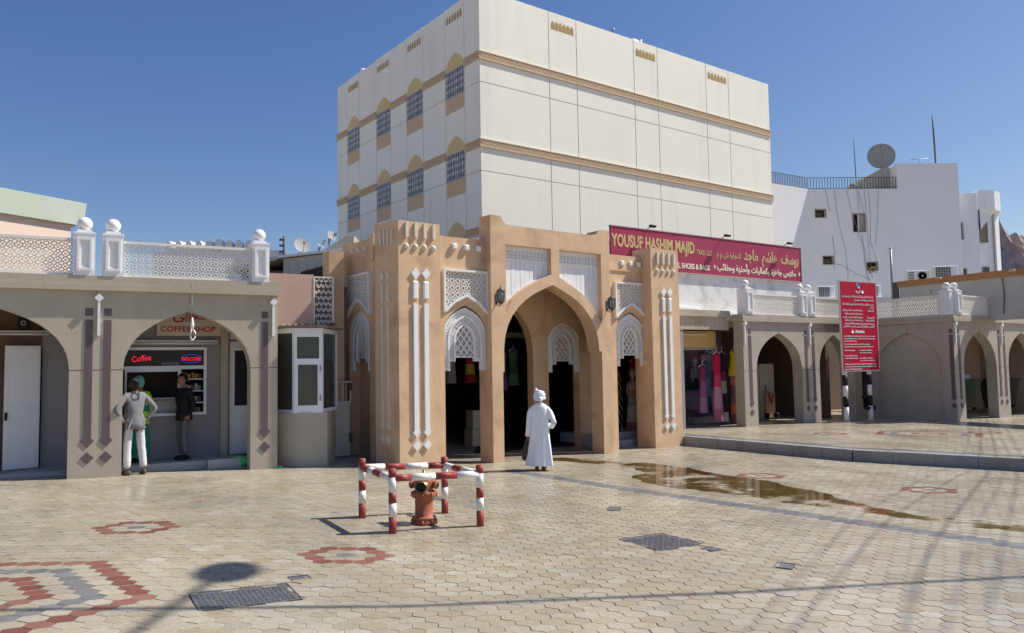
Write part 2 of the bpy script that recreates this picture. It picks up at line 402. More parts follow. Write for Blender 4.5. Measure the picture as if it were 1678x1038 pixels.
# ------------------------------------------------------------------ ground
def gz(x):
    if x > 2: return -.054-.015*(x-2)
    if x > -1: return -.027*x
    if x > -4: return .027+.06*(-1-x)
    return .207+.03*(-4-x)
KL = [(4.45, 21.6), (7.7, 17.8), (10.45, 16.08), (18, 12.1), (30, 6)]
def on_platform(x, y, d=0):
    if x < 4.45: return False
    for i in range(len(KL)-1):
        a, b = KL[i], KL[i+1]
        if a[0] <= x <= b[0]:
            return y > a[1]+(b[1]-a[1])*(x-a[0])/(b[0]-a[0])+d
    return True
PH = .26
# base sheet: joint sand under the pavers, bare earth beyond, one sheet to the horizon
g = M(); xs = [-2500, -600, -120, -40, -20, -12, -8, -4, -2.5, -1, 0, 1, 2, 6, 12, 20, 40, 120, 600, 2500]
ys = [-300, -40, -5, 0, 3, 8, 14, 20, 26, 40, 80, 200, 600, 2500]
def far(x): return gz(max(-30, min(30, x)))
vv = [(x, y, far(x)-.012 - (0 if abs(x) < 45 and y < 45 else .03)) for y in ys for x in xs]; nx = len(xs)
g.add(vv, [(j*nx+i, j*nx+i+1, (j+1)*nx+i+1, (j+1)*nx+i) for j in range(len(ys)-1) for i in range(nx-1)])
tag(g.build('ground', SOIL), kind='structure')
ROWAZ = atan2(.12, 1); U = Vector((cos(ROWAZ), sin(ROWAZ))); V = Vector((-sin(ROWAZ), cos(ROWAZ)))
TW, TP = .213, .146
O0 = Vector((-1.88, 8.74))
def tile_pos(i, j): return O0 + U*(TW*(i+.5*(j % 2))) + V*(TP*j)
def axial(i, j): return i-(j-(j & 1))//2, j
def hexdist(a, b):
    dq = a[0]-b[0]; dr = a[1]-b[1]; return (abs(dq)+abs(dr)+abs(dq+dr))//2
def near_tile(x, y):
    d = Vector((x, y))-O0; j = round(d.dot(V)/TP); i = round(d.dot(U)/TW-.5*(j % 2)); return axial(i, j)
ros = [near_tile(*p) for p in ((-1.88, 8.74), (-4.59, 9.72), (7.14, 13.61), (4.76, 15.44), (8.97, 21.9), (13.4, 22.2), (3.4, 15.9))]
BIG = near_tile(-4.87, 6.8); BIG2 = near_tile(11.6, 21.9)
def strip_dist(x, y, a, b):
    L = hypot(b[0]-a[0], b[1]-a[1]); return ((x-a[0])*(b[1]-a[1])-(y-a[1])*(b[0]-a[0]))/L
SA, SB = (0.08, 15.96), (6.02, 9.36)
plates = [((-2.43, 7.11), 31, .44, .27), ((-2.13, 7.78), 31, .10, .07), ((1.78, 9.70), 33, .36, .36), ((2.31, 9.33), 33, .085, .085), ((-1.2, 12.6), 80, .15, .12), ((1.5, 11.9), 80, .15, .10), ((2.9, 8.55), 60, .12, .10)]
def in_plate(x, y):
    for (c, a, hx, hy) in plates:
        dx, dy = x-c[0], y-c[1]; ca, sa = cos(radians(a)), sin(radians(a))
        if abs(dx*ca+dy*sa) < hx+.03 and abs(-dx*sa+dy*ca) < hy+.03: return True
    return False
def colour(ax, x, y, plat):
    for r in ros:
        d = hexdist(ax, r)
        if d == 2: return 'red'
        if d == 0: return 'grey'
    d = hexdist(ax, BIG)
    if d in (8, 4): return 'red'
    if d == 6 or d <= 1: return 'grey'
    if plat:
        d = hexdist(ax, BIG2)
        if d in (7, 2): return 'red'
        if d in (5, 0): return 'grey'
        for i in range(len(KL)-1):
            a, b = KL[i], KL[i+1]
            if a[0]-.2 <= x <= b[0]+.2 and abs(strip_dist(x, y, a, b)) < .55: return 'grey'
    else:
        s = strip_dist(x, y, SA, SB)
        if abs(s) < .17 and y < 16.1: return 'grey'
    return 'beige'
HX = [(0, TP*2/3), (-TW/2, TP/3), (-TW/2, -TP/3), (0, -TP*2/3), (TW/2, -TP/3), (TW/2, TP/3)]
def hex_mesh(m, cx, cy, z, k, tilt=(0, 0), rot=True, edge=3):
    g_, b_ = .0026, .003
    def ring(ins, dz):
        out = []
        for x, y in HX:
            l = hypot(x, y); x, y = x*(1-ins/l*1.1), y*(1-ins/l*1.1)
            px = (U.x*x+V.x*y, U.y*x+V.y*y) if rot else (x, y)
            out.append((cx+px[0], cy+px[1], z+dz+tilt[0]*px[0]+tilt[1]*px[1]))
        return out
    v = ring(g_+b_, 0)+ring(g_, -.0035)+ring(g_, -.02)
    f = [tuple(range(6))]
    for i in range(6):
        j = (i+1) % 6
        f += [(i, i+6, j+6, j), (i+6, i+12, j+12, j+6)]
    m.cur = k; m.add(v, f[:1]); m.cur = edge
    n = len(m.v)-18; m.f += [[i+n for i in q] for q in f[1:]]; m.mi += [edge]*12; m.sm += [False]*12
cells = []
JR = range(int(-12/TP), int(24/TP))
for j in JR:
    for i in range(int(-16/TW), int(26/TW)):
        p = tile_pos(i, j); x, y = p
        if y < 3.8 or y > 31: continue
        if abs(x) > .72*y+1.2: continue
        if in_plate(x, y): continue
        # behind the facades
        if x < -2.5 and y > 15.2+(x+4.59)*.566+2.2: continue
        if -2.5 <= x < 4.6 and y > 17.45+(x+.22)*.767+2.3: continue
        if x >= 4.6 and y > 24.4+(x-7.24)*.70+5.6: continue
        plat = on_platform(x, y, .05)
        if not plat and on_platform(x, y, -.12): continue
        cells.append((x, y, plat, axial(i, j)))
pav = empty('pavement', kind='structure')
cells.sort(key=lambda c: (c[0]**2+c[1]**2))
vis = [c for c in cells if abs(c[0]) < .66*c[1]+.05 and c[1] > 5.75]
sel = set(id(c) for c in vis[:300])
hm = M(); hex_mesh(hm, 0, 0, 0, 0, edge=1)
one = {k: hm.mesh('paver', PV[(k, 'rand')]) for k in ('beige', 'red', 'grey')}
for k in one: one[k].materials.clear(); one[k].materials.append(PV[(k, 'rand')]); one[k].materials.append(MORTAR)
rest = M(); tints = []; idx = {'beige': 0, 'red': 1, 'grey': 2}
for c in cells:
    x, y, plat, ax = c
    dz = random.uniform(-.0018, .0018)*(1 if random.random() < .9 else 2)
    k = colour(ax, x, y, plat)
    if id(c) in sel:
        o = inst('paver', one[k], pav, (x, y, gz(x)+dz))
        o.rotation_euler = (random.uniform(-.007, .007), -atan2(gz(x+.1)-gz(x), .1)+random.uniform(-.007, .007), 0)
    else:
        sl_ = (gz(x+.05)-gz(x-.05))/.1
        hex_mesh(rest, x, y, gz(x)+dz+(PH if plat else 0), idx[k], (sl_+random.uniform(-.006, .006), random.uniform(-.006, .006)))
        tints += [random.random()]*13
ro = rest.build('paver_field', [PV[(k, 'attr')] for k in ('beige', 'red', 'grey')]+[MORTAR], pav, kind='stuff')
a_ = ro.data.attributes.new('tint', 'FLOAT', 'FACE'); a_.data.foreach_set('value', tints)
# sand bed seen in the joints
b_ = M(); XS = [-25, -12, -8, -4, -2.5, -1, 0, 1, 2, 6, 12, 20, 32]
b_.add([(x, y, gz(x)-.007) for y in (-6, 3, 10, 20, 34) for x in XS], [(j*13+i, j*13+i+1, (j+1)*13+i+1, (j+1)*13+i) for j in range(4) for i in range(12)])
b_.build('joint_sand', MORTAR, pav)
# raised platform body
pl = M()
PLP = [(4.45, 21.6), (7.7, 17.8), (10.45, 16.08), (18, 12.1), (30, 6), (60, 6), (60, 60), (14, 60), (4.6, 24)]
pts = PLP; n = len(pts)
top_ = [(x, y, gz(x)+PH-.009) for x, y in pts]; bot_ = [(x, y, gz(x)-.3) for x, y in pts]
pl.add(top_+bot_, [tuple(range(n))] + [(i, i+n, (i+1) % n+n, (i+1) % n) for i in range(n)])
plo = pl.build('raised_platform', MORTAR); tag(plo, kind='structure')
# kerb stones
kerb = empty('kerb', kind='structure')
for i in range(len(KL)-1):
    a, b = Vector(KL[i]), Vector(KL[i+1]); L = (b-a).length; d = (b-a)/L; n_ = Vector((d.y, -d.x))
    if n_.y > 0: n_ = -n_
    m_ = max(1, round(L/.75))
    for k in range(m_):
        p, q = a+d*(L*k/m_+.004), a+d*(L*(k+1)/m_-.004)
        if p.x > 17: break
        s = M(); e = .012
        ring = []
        for P in (p, q):
            z = gz(P.x); o_ = P+n_*.09; i_ = P-n_*.09
            ring.append([(o_.x, o_.y, z-.1), (o_.x, o_.y, z+PH-e), (o_.x-n_.x*e, o_.y-n_.y*e, z+PH+random.uniform(-.002, .002)), (i_.x, i_.y, z+PH+.001), (i_.x, i_.y, z-.1)])
        s.add(ring[0]+ring[1], [(j, (j+1) % 5, (j+1) % 5+5, j+5) for j in range(5)] + [(4, 3, 2, 1, 0), (5, 6, 7, 8, 9)])
        s.build('kerb_stone', KERB, kerb)
# puddle: shallow water lying over the pavers
def puddle_mat():
    m, t, b = principled('puddle water'); N = t.nodes; L = t.links
    N.remove(b); out = N['Material Output']
    tr = N.new('ShaderNodeBsdfTransparent'); tr.inputs[0].default_value = (.56, .49, .34, 1)
    gl = N.new('ShaderNodeBsdfGlossy'); gl.inputs['Roughness'].default_value = .012
    fr = N.new('ShaderNodeFresnel'); fr.inputs[0].default_value = 1.33
    mix = N.new('ShaderNodeMixShader'); L.new(fr.outputs[0], mix.inputs[0]); L.new(tr.outputs[0], mix.inputs[1]); L.new(gl.outputs[0], mix.inputs[2])
    ge = N.new('ShaderNodeNewGeometry'); n = N.new('ShaderNodeTexNoise'); n.inputs['Scale'].default_value = 1.15; n.inputs['Detail'].default_value = 7; n.inputs['Roughness'].default_value = .62
    L.new(ge.outputs['Position'], n.inputs['Vector'])
    r = N.new('ShaderNodeMapRange'); r.inputs[1].default_value = .50; r.inputs[2].default_value = .60; L.new(n.outputs['Fac'], r.inputs[0])
    t2 = N.new('ShaderNodeBsdfTransparent'); mx = N.new('ShaderNodeMixShader')
    L.new(r.outputs[0], mx.inputs[0]); L.new(mix.outputs[0], mx.inputs[1]); L.new(t2.outputs[0], mx.inputs[2]); L.new(mx.outputs[0], out.inputs[0])
    return m
PUD = puddle_mat()
far_e = [(0.2, 18.35), (1.1, 18.55), (2.2, 17.9), (3.1, 17.35), (3.65, 16.7), (3.9, 16.0), (4.16, 15.45), (4.75, 14.75), (4.95, 14.0), (5.25, 13.4), (5.35, 12.7), (5.4, 12.2), (5.62, 11.75), (5.78, 11.3), (6.15, 11.1), (6.42, 10.95), (6.95, 10.5), (7.6, 10.0), (8.4, 9.2)]
near_e = [(8.2, 8.9), (7.3, 9.8), (6.6, 10.2), (6.12, 10.55), (5.6, 10.95), (5.3, 11.35), (5.0, 11.9), (4.55, 12.15), (4.1, 12.65), (3.75, 13.2), (3.2, 13.6), (2.75, 14.1), (2.35, 14.75), (2.3, 15.3), (2.7, 15.9), (2.5, 16.6), (1.9, 17.2), (1.0, 17.75), (0.2, 18.05)]
def jag(poly, n=5, a=.07):
    o = []
    for i in range(len(poly)):
        p, q = poly[i], poly[(i+1) % len(poly)]
        for k in range(n):
            t = k/n; o.append((p[0]+(q[0]-p[0])*t+random.uniform(-a, a), p[1]+(q[1]-p[1])*t+random.uniform(-a, a)))
    return o
P_ = jag(far_e+near_e)
tris = tessellate_polygon([[Vector((x, y, 0)) for x, y in P_]])
pm = M(); pm.add([(x, y, gz(x)+.0035) for x, y in P_], [t if ((P_[t[1]][0]-P_[t[0]][0])*(P_[t[2]][1]-P_[t[0]][1])-(P_[t[2]][0]-P_[t[0]][0])*(P_[t[1]][1]-P_[t[0]][1])) > 0 else tuple(reversed(t)) for t in tris])
tag(pm.build('puddle', PUD), kind='structure')

# mountains far behind on the right
def ridge(pts, y0, depth, name, seed):
    random.seed(seed); m = M(); X = [p[0] for p in pts]; nx_, ny_ = 240, 40
    from mathutils import noise
    def prof(x):
        for i in range(len(pts)-1):
            if pts[i][0] <= x <= pts[i+1][0]:
                t = (x-pts[i][0])/(pts[i+1][0]-pts[i][0]); return pts[i][1]*(1-t)+pts[i+1][1]*t
        return 0
    v = []
    for j in range(ny_):
        t = j/(ny_-1)
        for i in range(nx_):
            x = X[0]+(X[-1]-X[0])*i/(nx_-1); h = prof(x)
            k = min(1, t*1.35) if t < .74 else 1-(t-.74)*2
            z = h*(k**1.2)
            nn = noise.fractal(Vector((x*.03+seed, t*6, 0)), .9, 2.1, 6)
            n9 = noise.fractal(Vector((x*.22, t*34, seed)), .8, 2.2, 5); z += n9*2.2*min(1, k*1.5)
            v.append((x+nn*1.2+n9*.8, y0+depth*t+nn*8, z*(1+.02*nn)-2 + nn*(1.0 if t > .6 else 3.0)*min(1, k*2)))
    m.add(v, [(j*nx_+i, j*nx_+i+1, (j+1)*nx_+i+1, (j+1)*nx_+i) for j in range(ny_-1) for i in range(nx_-1)])
    tag(m.build(name, ROCK), kind='structure')
ridge([(150, 30), (185, 48), (196.3, 60), (197.2, 67), (198.3, 65), (199.4, 56), (202, 53), (206.5, 56.5), (208.5, 55.5), (211, 54), (222, 46), (250, 30)], 250, 90, 'mountain', 3)
ridge([(-60, 8), (60, 12), (120, 20), (175, 36), (200, 40), (260, 44), (320, 20)], 230, 60, 'mountain', 5)
random.seed(11)

# ------------------------------------------------------------------ arcades
def rot_hexish(m, cx, cz, r, y0, y1):  # diamond
    m.prism([(cx-r, cz), (cx, cz-r), (cx+r, cz), (cx, cz+r)], y0, y1)
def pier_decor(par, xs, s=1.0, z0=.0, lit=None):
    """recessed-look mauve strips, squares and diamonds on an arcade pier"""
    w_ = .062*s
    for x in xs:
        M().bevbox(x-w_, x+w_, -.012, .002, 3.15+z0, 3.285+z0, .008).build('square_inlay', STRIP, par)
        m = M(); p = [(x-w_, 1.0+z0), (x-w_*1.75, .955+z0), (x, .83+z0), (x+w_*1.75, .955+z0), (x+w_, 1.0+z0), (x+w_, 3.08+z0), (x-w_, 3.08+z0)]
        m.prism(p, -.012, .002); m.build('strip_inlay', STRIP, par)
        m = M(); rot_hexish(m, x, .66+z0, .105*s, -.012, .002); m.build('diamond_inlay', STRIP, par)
    if lit is not None:
        m = M(); m.box(lit-.022, lit+.022, -.05, 0, 2.80+z0, 3.42+z0); rot_hexish(m, lit, 3.47+z0, .075, -.09, 0)
        m.build('wall_arrow', WHITE, par)
def make_post(par, x, z, h=.77, w_=.33, y=-.06):
    """white pedestal with inset panel frame and ball"""
    e = empty('post', (x, y, z), parent=par)
    m = M(); m.box(-w_/2, w_/2, 0, w_, 0, h); m.box(-w_/2-.012, w_/2+.012, -.012, w_+.012, h-.035, h-.01); m.box(-w_/2+.05, w_/2-.05, .05, w_-.05, h, h+.05); m.build('pedestal', WHITE, e)
    m = M()
    a, b = w_/2-.045, w_/2-.085
    m.prism([(-a, .09), (a, .09), (a, h-.10), (-a, h-.10)], -.028, 0, [[(-b, .13), (b, .13), (b, h-.14), (-b, h-.14)]])
    m.prism([(-b, .13), (b, .13), (b, h-.14), (-b, h-.14)], -.014, 0, [[(-b+.02, .15), (b-.02, .15), (b-.02, h-.16), (-b+.02, h-.16)]])
    m.build('panel_frame', WHITE, e)
    m = M(); m.ball((0, w_/2, h+.05+.115), .125, 20, 12); m.build('ball', WHITE, e)
    return e
LATT = {}
def rail_panel(par, x0, x1, z, h=.66, y=.03, cell=.115):
    key = (round(x1-x0, 2), h)
    if key not in LATT:
        L = x1-x0; m = M(); m.box(0, L, -.02, .05, 0, .045); m.box(0, L, -.03, .06, h-.05, h)
        star_lattice(m, 0, L, .045, h-.05, cell, .016, 0, .03)
        LATT[key] = m.mesh('lattice_panel', GRC)
    return inst('lattice_panel', LATT[key], par, (x0, y, z))

# ---- left arcade (coffee shop arcade)
LA = empty('arcade_building', (-7.73, 13.52, 0), az(60.5), 'taupe arcade with pointed arches around the coffee shop, lattice parapet on top', 'arcade')
LZ = 3.70
o_ = arch_wall(-5.2, 3.57, -.3, 3.60, [(-2.2-.83, -.83-.0, 2.2, 3.25)] if False else [(-3.03, -2.2+1.36, 2.2, 3.25)] if False else [(-2.19, .01, 2.2, 3.28), (.85, 3.06, 2.17, 3.27)])
m = M(); m.prism(o_, 0, .34); m.build('arcade_wall', TAUPE, LA)
M().box(-5.2, 3.60, -.09, .40, 3.60, LZ).build('ledge', TAUPE, LA)
M().box(-5.2, 3.59, -.06, .42, LZ, 3.86).build('parapet_base', TAUPE, LA)
M().box(-5.2, 3.57, .42, 4.2, 3.60, 3.78).build('roof_slab', TAUPE, LA)
for a, b in ((.012, .848), (3.062, 3.568)):
    M().box(a, b, -.0015, .0, 2.185, 2.20).build('joint_line', DARKBR, LA)
M().box(1.945, 1.955, -.0015, 0, 3.29, 3.598).build('joint_line', DARKBR, LA)
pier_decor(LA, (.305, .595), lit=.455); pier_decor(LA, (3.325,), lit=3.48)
for x in (-2.82, .215, .665, 3.23): make_post(LA, x, 3.86)
rail_panel(LA, -2.64, .04, 3.86); rail_panel(LA, .84, 3.06, 3.86)
# back part of the arcade: walls, floor, step
M().box(-5.2, 3.56, .34, 1.3, -.2, .275).build('floor', FLOORM, LA)
M().box(-5.2, 2.35, .55, 1.32, .275, .42).build('step', STEP, LA)
m = M(); m.box(2.35, 2.95, .35, 1.32, .275, .44); m.build('step', STEP, LA)
# shop wall with serving window opening
m = M(); m.prism([(-.43, .2), (2.76, .2), (2.76, 3.6), (-.43, 3.6)], 1.3, 1.36, [[(.1, 1.30), (2.41, 1.30), (2.41, 2.60), (.1, 2.60)]]); m.build('shop_wall', GREYW, LA)
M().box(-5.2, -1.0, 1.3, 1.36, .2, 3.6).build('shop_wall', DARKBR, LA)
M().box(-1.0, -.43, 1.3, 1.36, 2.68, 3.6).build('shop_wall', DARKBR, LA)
M().box(2.70, 2.84, 1.16, 1.34, .2, 3.6).build('pilaster', TAUPE, LA)
M().box(2.76, 3.56, 1.3, 1.4, .2, 3.6).build('shop_wall', TAUPE, LA)
M().box(3.40, 3.56, .34, 1.3, -.2, 3.6).build('side_wall', TAUPE, LA)
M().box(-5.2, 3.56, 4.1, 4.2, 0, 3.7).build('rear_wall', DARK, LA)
M().box(-5.25, -5.2, .0, 4.2, 0, 3.7).build('side_wall', TAUPE, LA)
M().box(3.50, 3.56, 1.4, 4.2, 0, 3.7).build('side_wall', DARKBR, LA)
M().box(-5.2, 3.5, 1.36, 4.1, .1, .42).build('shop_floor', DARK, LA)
# window frame & glazing bars
def frame(m, x0, x1, z0, z1, t, y0, y1):
    m.prism([(x0, z0), (x1, z0), (x1, z1), (x0, z1)], y0, y1, [[(x0+t, z0+t), (x1-t, z0+t), (x1-t, z1-t), (x0+t, z1-t)]])
wn = empty('serving_window', (0, 0, 0), parent=LA)
m = M(); frame(m, .1, 2.44, 1.27, 2.63, .055, 1.255, 1.33); m.box(.155, 2.385, 1.262, 1.32, 2.19, 2.26); m.box(1.90, 1.96, 1.262, 1.32, 1.325, 2.19)
m.box(.95, 1.9, 1.262, 1.32, 2.145, 2.19); m.box(.95, .985, 1.262, 1.32, 1.325, 2.145); m.build('window_frame', ALU, wn)
M().box(.155, 2.385, 1.30, 1.305, 2.26, 2.575).build('transom_glass', GLASS, wn)
M().box(1.3, 1.92, 1.16, 1.45, 1.60, 1.635).build('serving_ledge', STEEL, wn)
M().box(.985, 1.90, 1.36, 1.75, 1.20, 1.58).build('counter', COUNT, wn)
for z in (1.50, 1.735, 1.975): M().box(1.96, 2.385, 1.30, 1.62, z, z+.022).build('shelf', ALU, wn)
M().box(.155, 2.385, 1.64, 1.68, 1.32, 2.575).build('back_panel', DARK, wn)
goods = []
def good(x, z, wv, h, col, nm='snack_packet'):
    m = M(); m.bevbox(-wv/2, wv/2, 0, .07, 0, h, .012); o = m.build(nm, mat('goods %s' % nm+str(col), col, .4, .15, 30, .1), None, loc=None); return o
cols = [((.55, .35, .04), 'yellow'), ((.5, .06, .03), 'red'), ((.55, .5, .42), 'cream'), ((.45, .22, .05), 'orange'), ((.2, .1, .05), 'brown'), ((.6, .6, .58), 'white')]
LAmw = Matrix.Translation((-7.73, 13.52, 0)) @ Matrix.Rotation(az(60.5), 4, 'Z')
def place(o, mw, x, y, z, rz=0):
    o.matrix_world = mw @ Matrix.Translation((x, y, z)) @ Matrix.Rotation(rz, 4, 'Z')
shelfn = {1.32: 'bottom', 1.522: 'second', 1.757: 'third', 1.997: 'top'}
pk = {}
for z, nm in shelfn.items():
    cc = {'top': [0, 1, 0, 3, 0, 1], 'third': [2, 5, 2, 4, 5, 2], 'second': [4, 2, 3, 4, 2, 4], 'bottom': [3, 4, 2, 3, 3, 2]}[nm]
    for k in range(6):
        c, cn = cols[cc[k]]
        o = good(0, 0, .055, random.uniform(.09, .14), c); tag(o, '%s snack packet, %s from the left on the %s shelf of the coffee shop' % (cn, ['first', 'second', 'third', 'fourth', 'fifth', 'sixth'][k], nm), 'snack packet', 'snacks on the coffee shop shelves')
        place(o, LAmw, 2.0+k*.066, 1.40+random.uniform(0, .05), z, random.uniform(-.2, .2))
m = M(); m.bevbox(-.16, .16, 0, .2, 0, .07, .01); o = m.build('tray', ALU); tag(o, 'white tray behind the glass between the two neon signs', 'tray'); place(o, LAmw, 1.78, 1.36, 2.265)
# neon signs
n1 = empty('neon_sign', LAmw @ Vector((1.07, 1.285, 2.34)), az(60.5), 'red neon sign reading Coffee in the shop window', 'neon sign')
t = text('neon_lettering', 'Coffee', n1, NEONR, .0, 0, 0, .16, .34, bold=.0, thick=.005, slope=.12)
n2 = empty('neon_sign', LAmw @ Vector((1.99, 1.285, 2.36)), az(60.5), 'red WELCOME neon sign in a blue oval tube', 'neon sign')
text('neon_lettering', 'WELCOME', n2, NEONR, -.02, 0, .0, .10, .36, bold=.0, thick=.005)
m = M(); m.tube([(.16+.19*cos(a*pi/16), 0, .04+.085*sin(a*pi/16)) for a in range(33)], .0045, 5, False); m.build('neon_tube', NEONB, n2)
# coffee shop sign board
sb = empty('shop_sign', LAmw @ Vector((1.50, 1.24, 2.86)), az(60.5), 'white COFFEE SHOP board with red English and Arabic lettering above the serving window', 'shop sign')
M().box(0, 1.2, 0, .05, 0, .56).build('board', mat('sign white', (.62, .56, .48), .5, .03, 2, 0), sb)
text('lettering', 'COFFEE SHOP', sb, LETR, .07, -.002, .08, .155, 1.03, bold=.02)
text('arabic_lettering', arabic('مقهى'), sb, LETR, .30, -.002, .33, .27, .62, bold=.02)
lf = empty('strip_light', LAmw @ Vector((.85, 1.12, 2.67)), az(60.5), 'long white fluorescent fitting above the serving window', 'strip light')
M().box(0, 1.78, .05, .16, .03, .10).build('housing', TUBE, lf); m = M(); m.tube([(.03, .03, .03), (1.75, .03, .03)], .018, 8); m.build('tube', WHITE, lf)
lf = empty('strip_light', LAmw @ Vector((-1.3, 1.10, 2.84)), az(60.5), 'dusty strip light fitting above the open white door', 'strip light')
M().box(0, 1.0, .05, .16, .03, .10).build('housing', TUBE, lf); m = M(); m.tube([(.03, .03, .03), (.97, .03, .03)], .018, 8); m.build('tube', WHITE, lf)
sp = empty('loudspeaker', LAmw @ Vector((-.73, 1.12, 2.97)), az(60.5), 'small black wall speaker in the dark arch at far left', 'speaker')
M().bevbox(-.08, .08, 0, .15, 0, .22, .02).build('cabinet', BLACK, sp); m = M(); m.lathe([(.05, 0), (.05, -.01), (.02, -.002)], (0, 0, .11), 12, 'y'); m.build('cone', STEEL, sp)
# doors
dr = empty('door', (-.45, 1.18, .44), 0, parent=LA); dr.rotation_euler = (0, 0, radians(14))
m = M(); m.box(-.56, 0, 0, .04, 0, 2.22); m.build('door_leaf', WHITE, dr); m = M(); frame(m, -.54, -.02, .03, 1.02, .05, -.012, 0); frame(m, -.54, -.02, 1.06, 2.19, .05, -.012, 0); m.build('door_frame', WHITE, dr)
m = M(); m.bevbox(-.55, -.51, -.05, 0, .88, 1.02, .005); m.build('door_handle', BLACK, dr)
dr = empty('door', (2.88, 1.27, .44), 0, parent=LA)
m = M(); m.prism([(0, 0), (.46, 0), (.46, 2.3), (0, 2.3)], -.03, 0, [[(.1, .98), (.36, .98), (.36, 2.12), (.1, 2.12)]]); m.build('door_leaf', WHITE, dr); M().box(.1, .36, -.015, -.01, .98, 2.12).build('glass', GLASSD, dr)
m = M(); m.prism([(0, 2.35), (.46, 2.35), (.46, 2.75), (0, 2.75)], -.03, 0, [[(.06, 2.4), (.4, 2.4), (.4, 2.7), (.06, 2.7)]]); m.build('transom_frame', WHITE, dr)
# bulb hanging from the arch
bl = empty('hanging_bulb', LAmw @ Vector((1.99, -.10, 2.72)), az(60.5), 'white energy saving bulb hanging on a wire in front of the coffee shop arch', 'light bulb')
m = M(); m.tube([(0, 0, .42), (0, .0, .7), (-.01, .03, 1.0), (0, .06, 1.12)], .005, 5); m.tube([(0, 0, .42), (-.04, .02, .55), (-.05, .06, .72)], .004, 4); m.build('wire', GREYW, bl)
m = M(); m.lathe([(.03, .2), (.034, .3), (.022, .34), (.015, .42)], seg=12); m.build('socket', WHITE, bl)
m = M()
for k in range(3):
    a = k*2*pi/3; m.tube([(.02*cos(a), .02*sin(a), .2), (.055*cos(a), .055*sin(a), .14), (.055*cos(a), .055*sin(a), .06), (.02*cos(a), .02*sin(a), .0), (-.02*cos(a), -.02*sin(a), .01)], .012, 6)
m.build('glass_tube', WHITE, bl)

# ---- right arcades
def arcade_right(name, P, a, label, x1, piers, ops, doublex, zb=.0, back=2.3, backx=12, left_side=True, cut=0):
    A_ = empty(name, (P[0], P[1], 0), az(a), label, 'arcade')
    m = M(); m.prism(arch_wall(0, x1, -.4, 3.43, ops), 0, .36); m.build('arcade_wall', TAUPE2, A_)
    M().box(-.06 if left_side else .1, x1, -.08, .42, 3.43, 3.545).build('ledge', TAUPE2, A_)
    M().box(-.04 if left_side else .1, x1, -.05, .42, 3.545, 3.66).build('parapet_base', TAUPE2, A_)
    return A_
RA = arcade_right('arcade_building', (7.24, 24.38), 55, 'small taupe arcade with two pointed arches beside the clothes shop', 6.12, None, [(.62, 3.0, 1.88, 3.08), (3.99, 5.75, 1.88, 3.05)], None)
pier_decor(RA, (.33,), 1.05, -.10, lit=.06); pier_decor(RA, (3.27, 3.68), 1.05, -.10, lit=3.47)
for x in (.33, 3.18, 3.66): make_post(RA, x, 3.66, .82, .36)
rail_panel(RA, .52, 2.99, 3.66, .68, cell=.15); rail_panel(RA, 3.85, 6.1, 3.66, .68, cell=.15)
for a, b in ((.002, .618), (3.002, 3.988)): M().box(a, b, -.0015, 0, 1.85, 1.865).build('joint_line', DARKBR, RA)
M().box(1.80, 1.81, -.0015, 0, 3.10, 3.428).build('joint_line', DARKBR, RA)
M().box(0, 6.12, .42, 4.2, 3.43, 3.6).build('roof_slab', TAUPE2, RA)
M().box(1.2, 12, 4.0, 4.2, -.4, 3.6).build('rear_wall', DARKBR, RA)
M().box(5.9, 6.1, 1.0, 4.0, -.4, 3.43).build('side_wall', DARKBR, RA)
RAmw = Matrix.Translation((7.24, 24.38, 0)) @ Matrix.Rotation(az(55), 4, 'Z')
# arcade B/C around the corner
RC = arcade_right('arcade_building', (15.11, 26.59), 55, 'long taupe arcade at right with blind arch on its shaded side, bins inside', 9.0, None, [(.62, 3.06, 1.85, 3.11), (4.02, 6.45, 1.85, 3.11), (7.4, 8.9, 1.85, 3.1)], None, left_side=False)
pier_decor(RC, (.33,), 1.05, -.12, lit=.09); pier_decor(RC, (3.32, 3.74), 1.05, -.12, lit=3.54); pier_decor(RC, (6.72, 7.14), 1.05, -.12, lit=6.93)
for x in (.42, 3.35, 3.84, 6.75, 7.24): make_post(RC, x, 3.66, .84, .36)
rail_panel(RC, .62, 3.15, 3.66, .70, cell=.15); rail_panel(RC, 4.04, 6.55, 3.66, .70, cell=.15)
for a, b in ((.05, .618), (3.062, 4.018), (6.452, 7.398)): M().box(a, b, -.0015, 0, 1.80, 1.815).build('joint_line', DARKBR, RC)
M().box(1.84, 1.85, -.0015, 0, 3.13, 3.428).build('joint_line', DARKBR, RC)
M().box(0.1, 9, .42, 3.6, 3.43, 3.6).build('roof_slab', TAUPE2, RC)
M().box(.1, 14, 3.2, 3.4, -.4, 3.6).build('rear_wall', PINK, RC)
M().box(9, 9.3, 0, 3.4, -.4, 3.6).build('side_wall', TAUPE2, RC)
# shaded side wall with a blind arch, runs from the inner corner to the outer corner
Bs = empty('side_wing', (0, 4.2, 0), radians(-90), parent=RC)
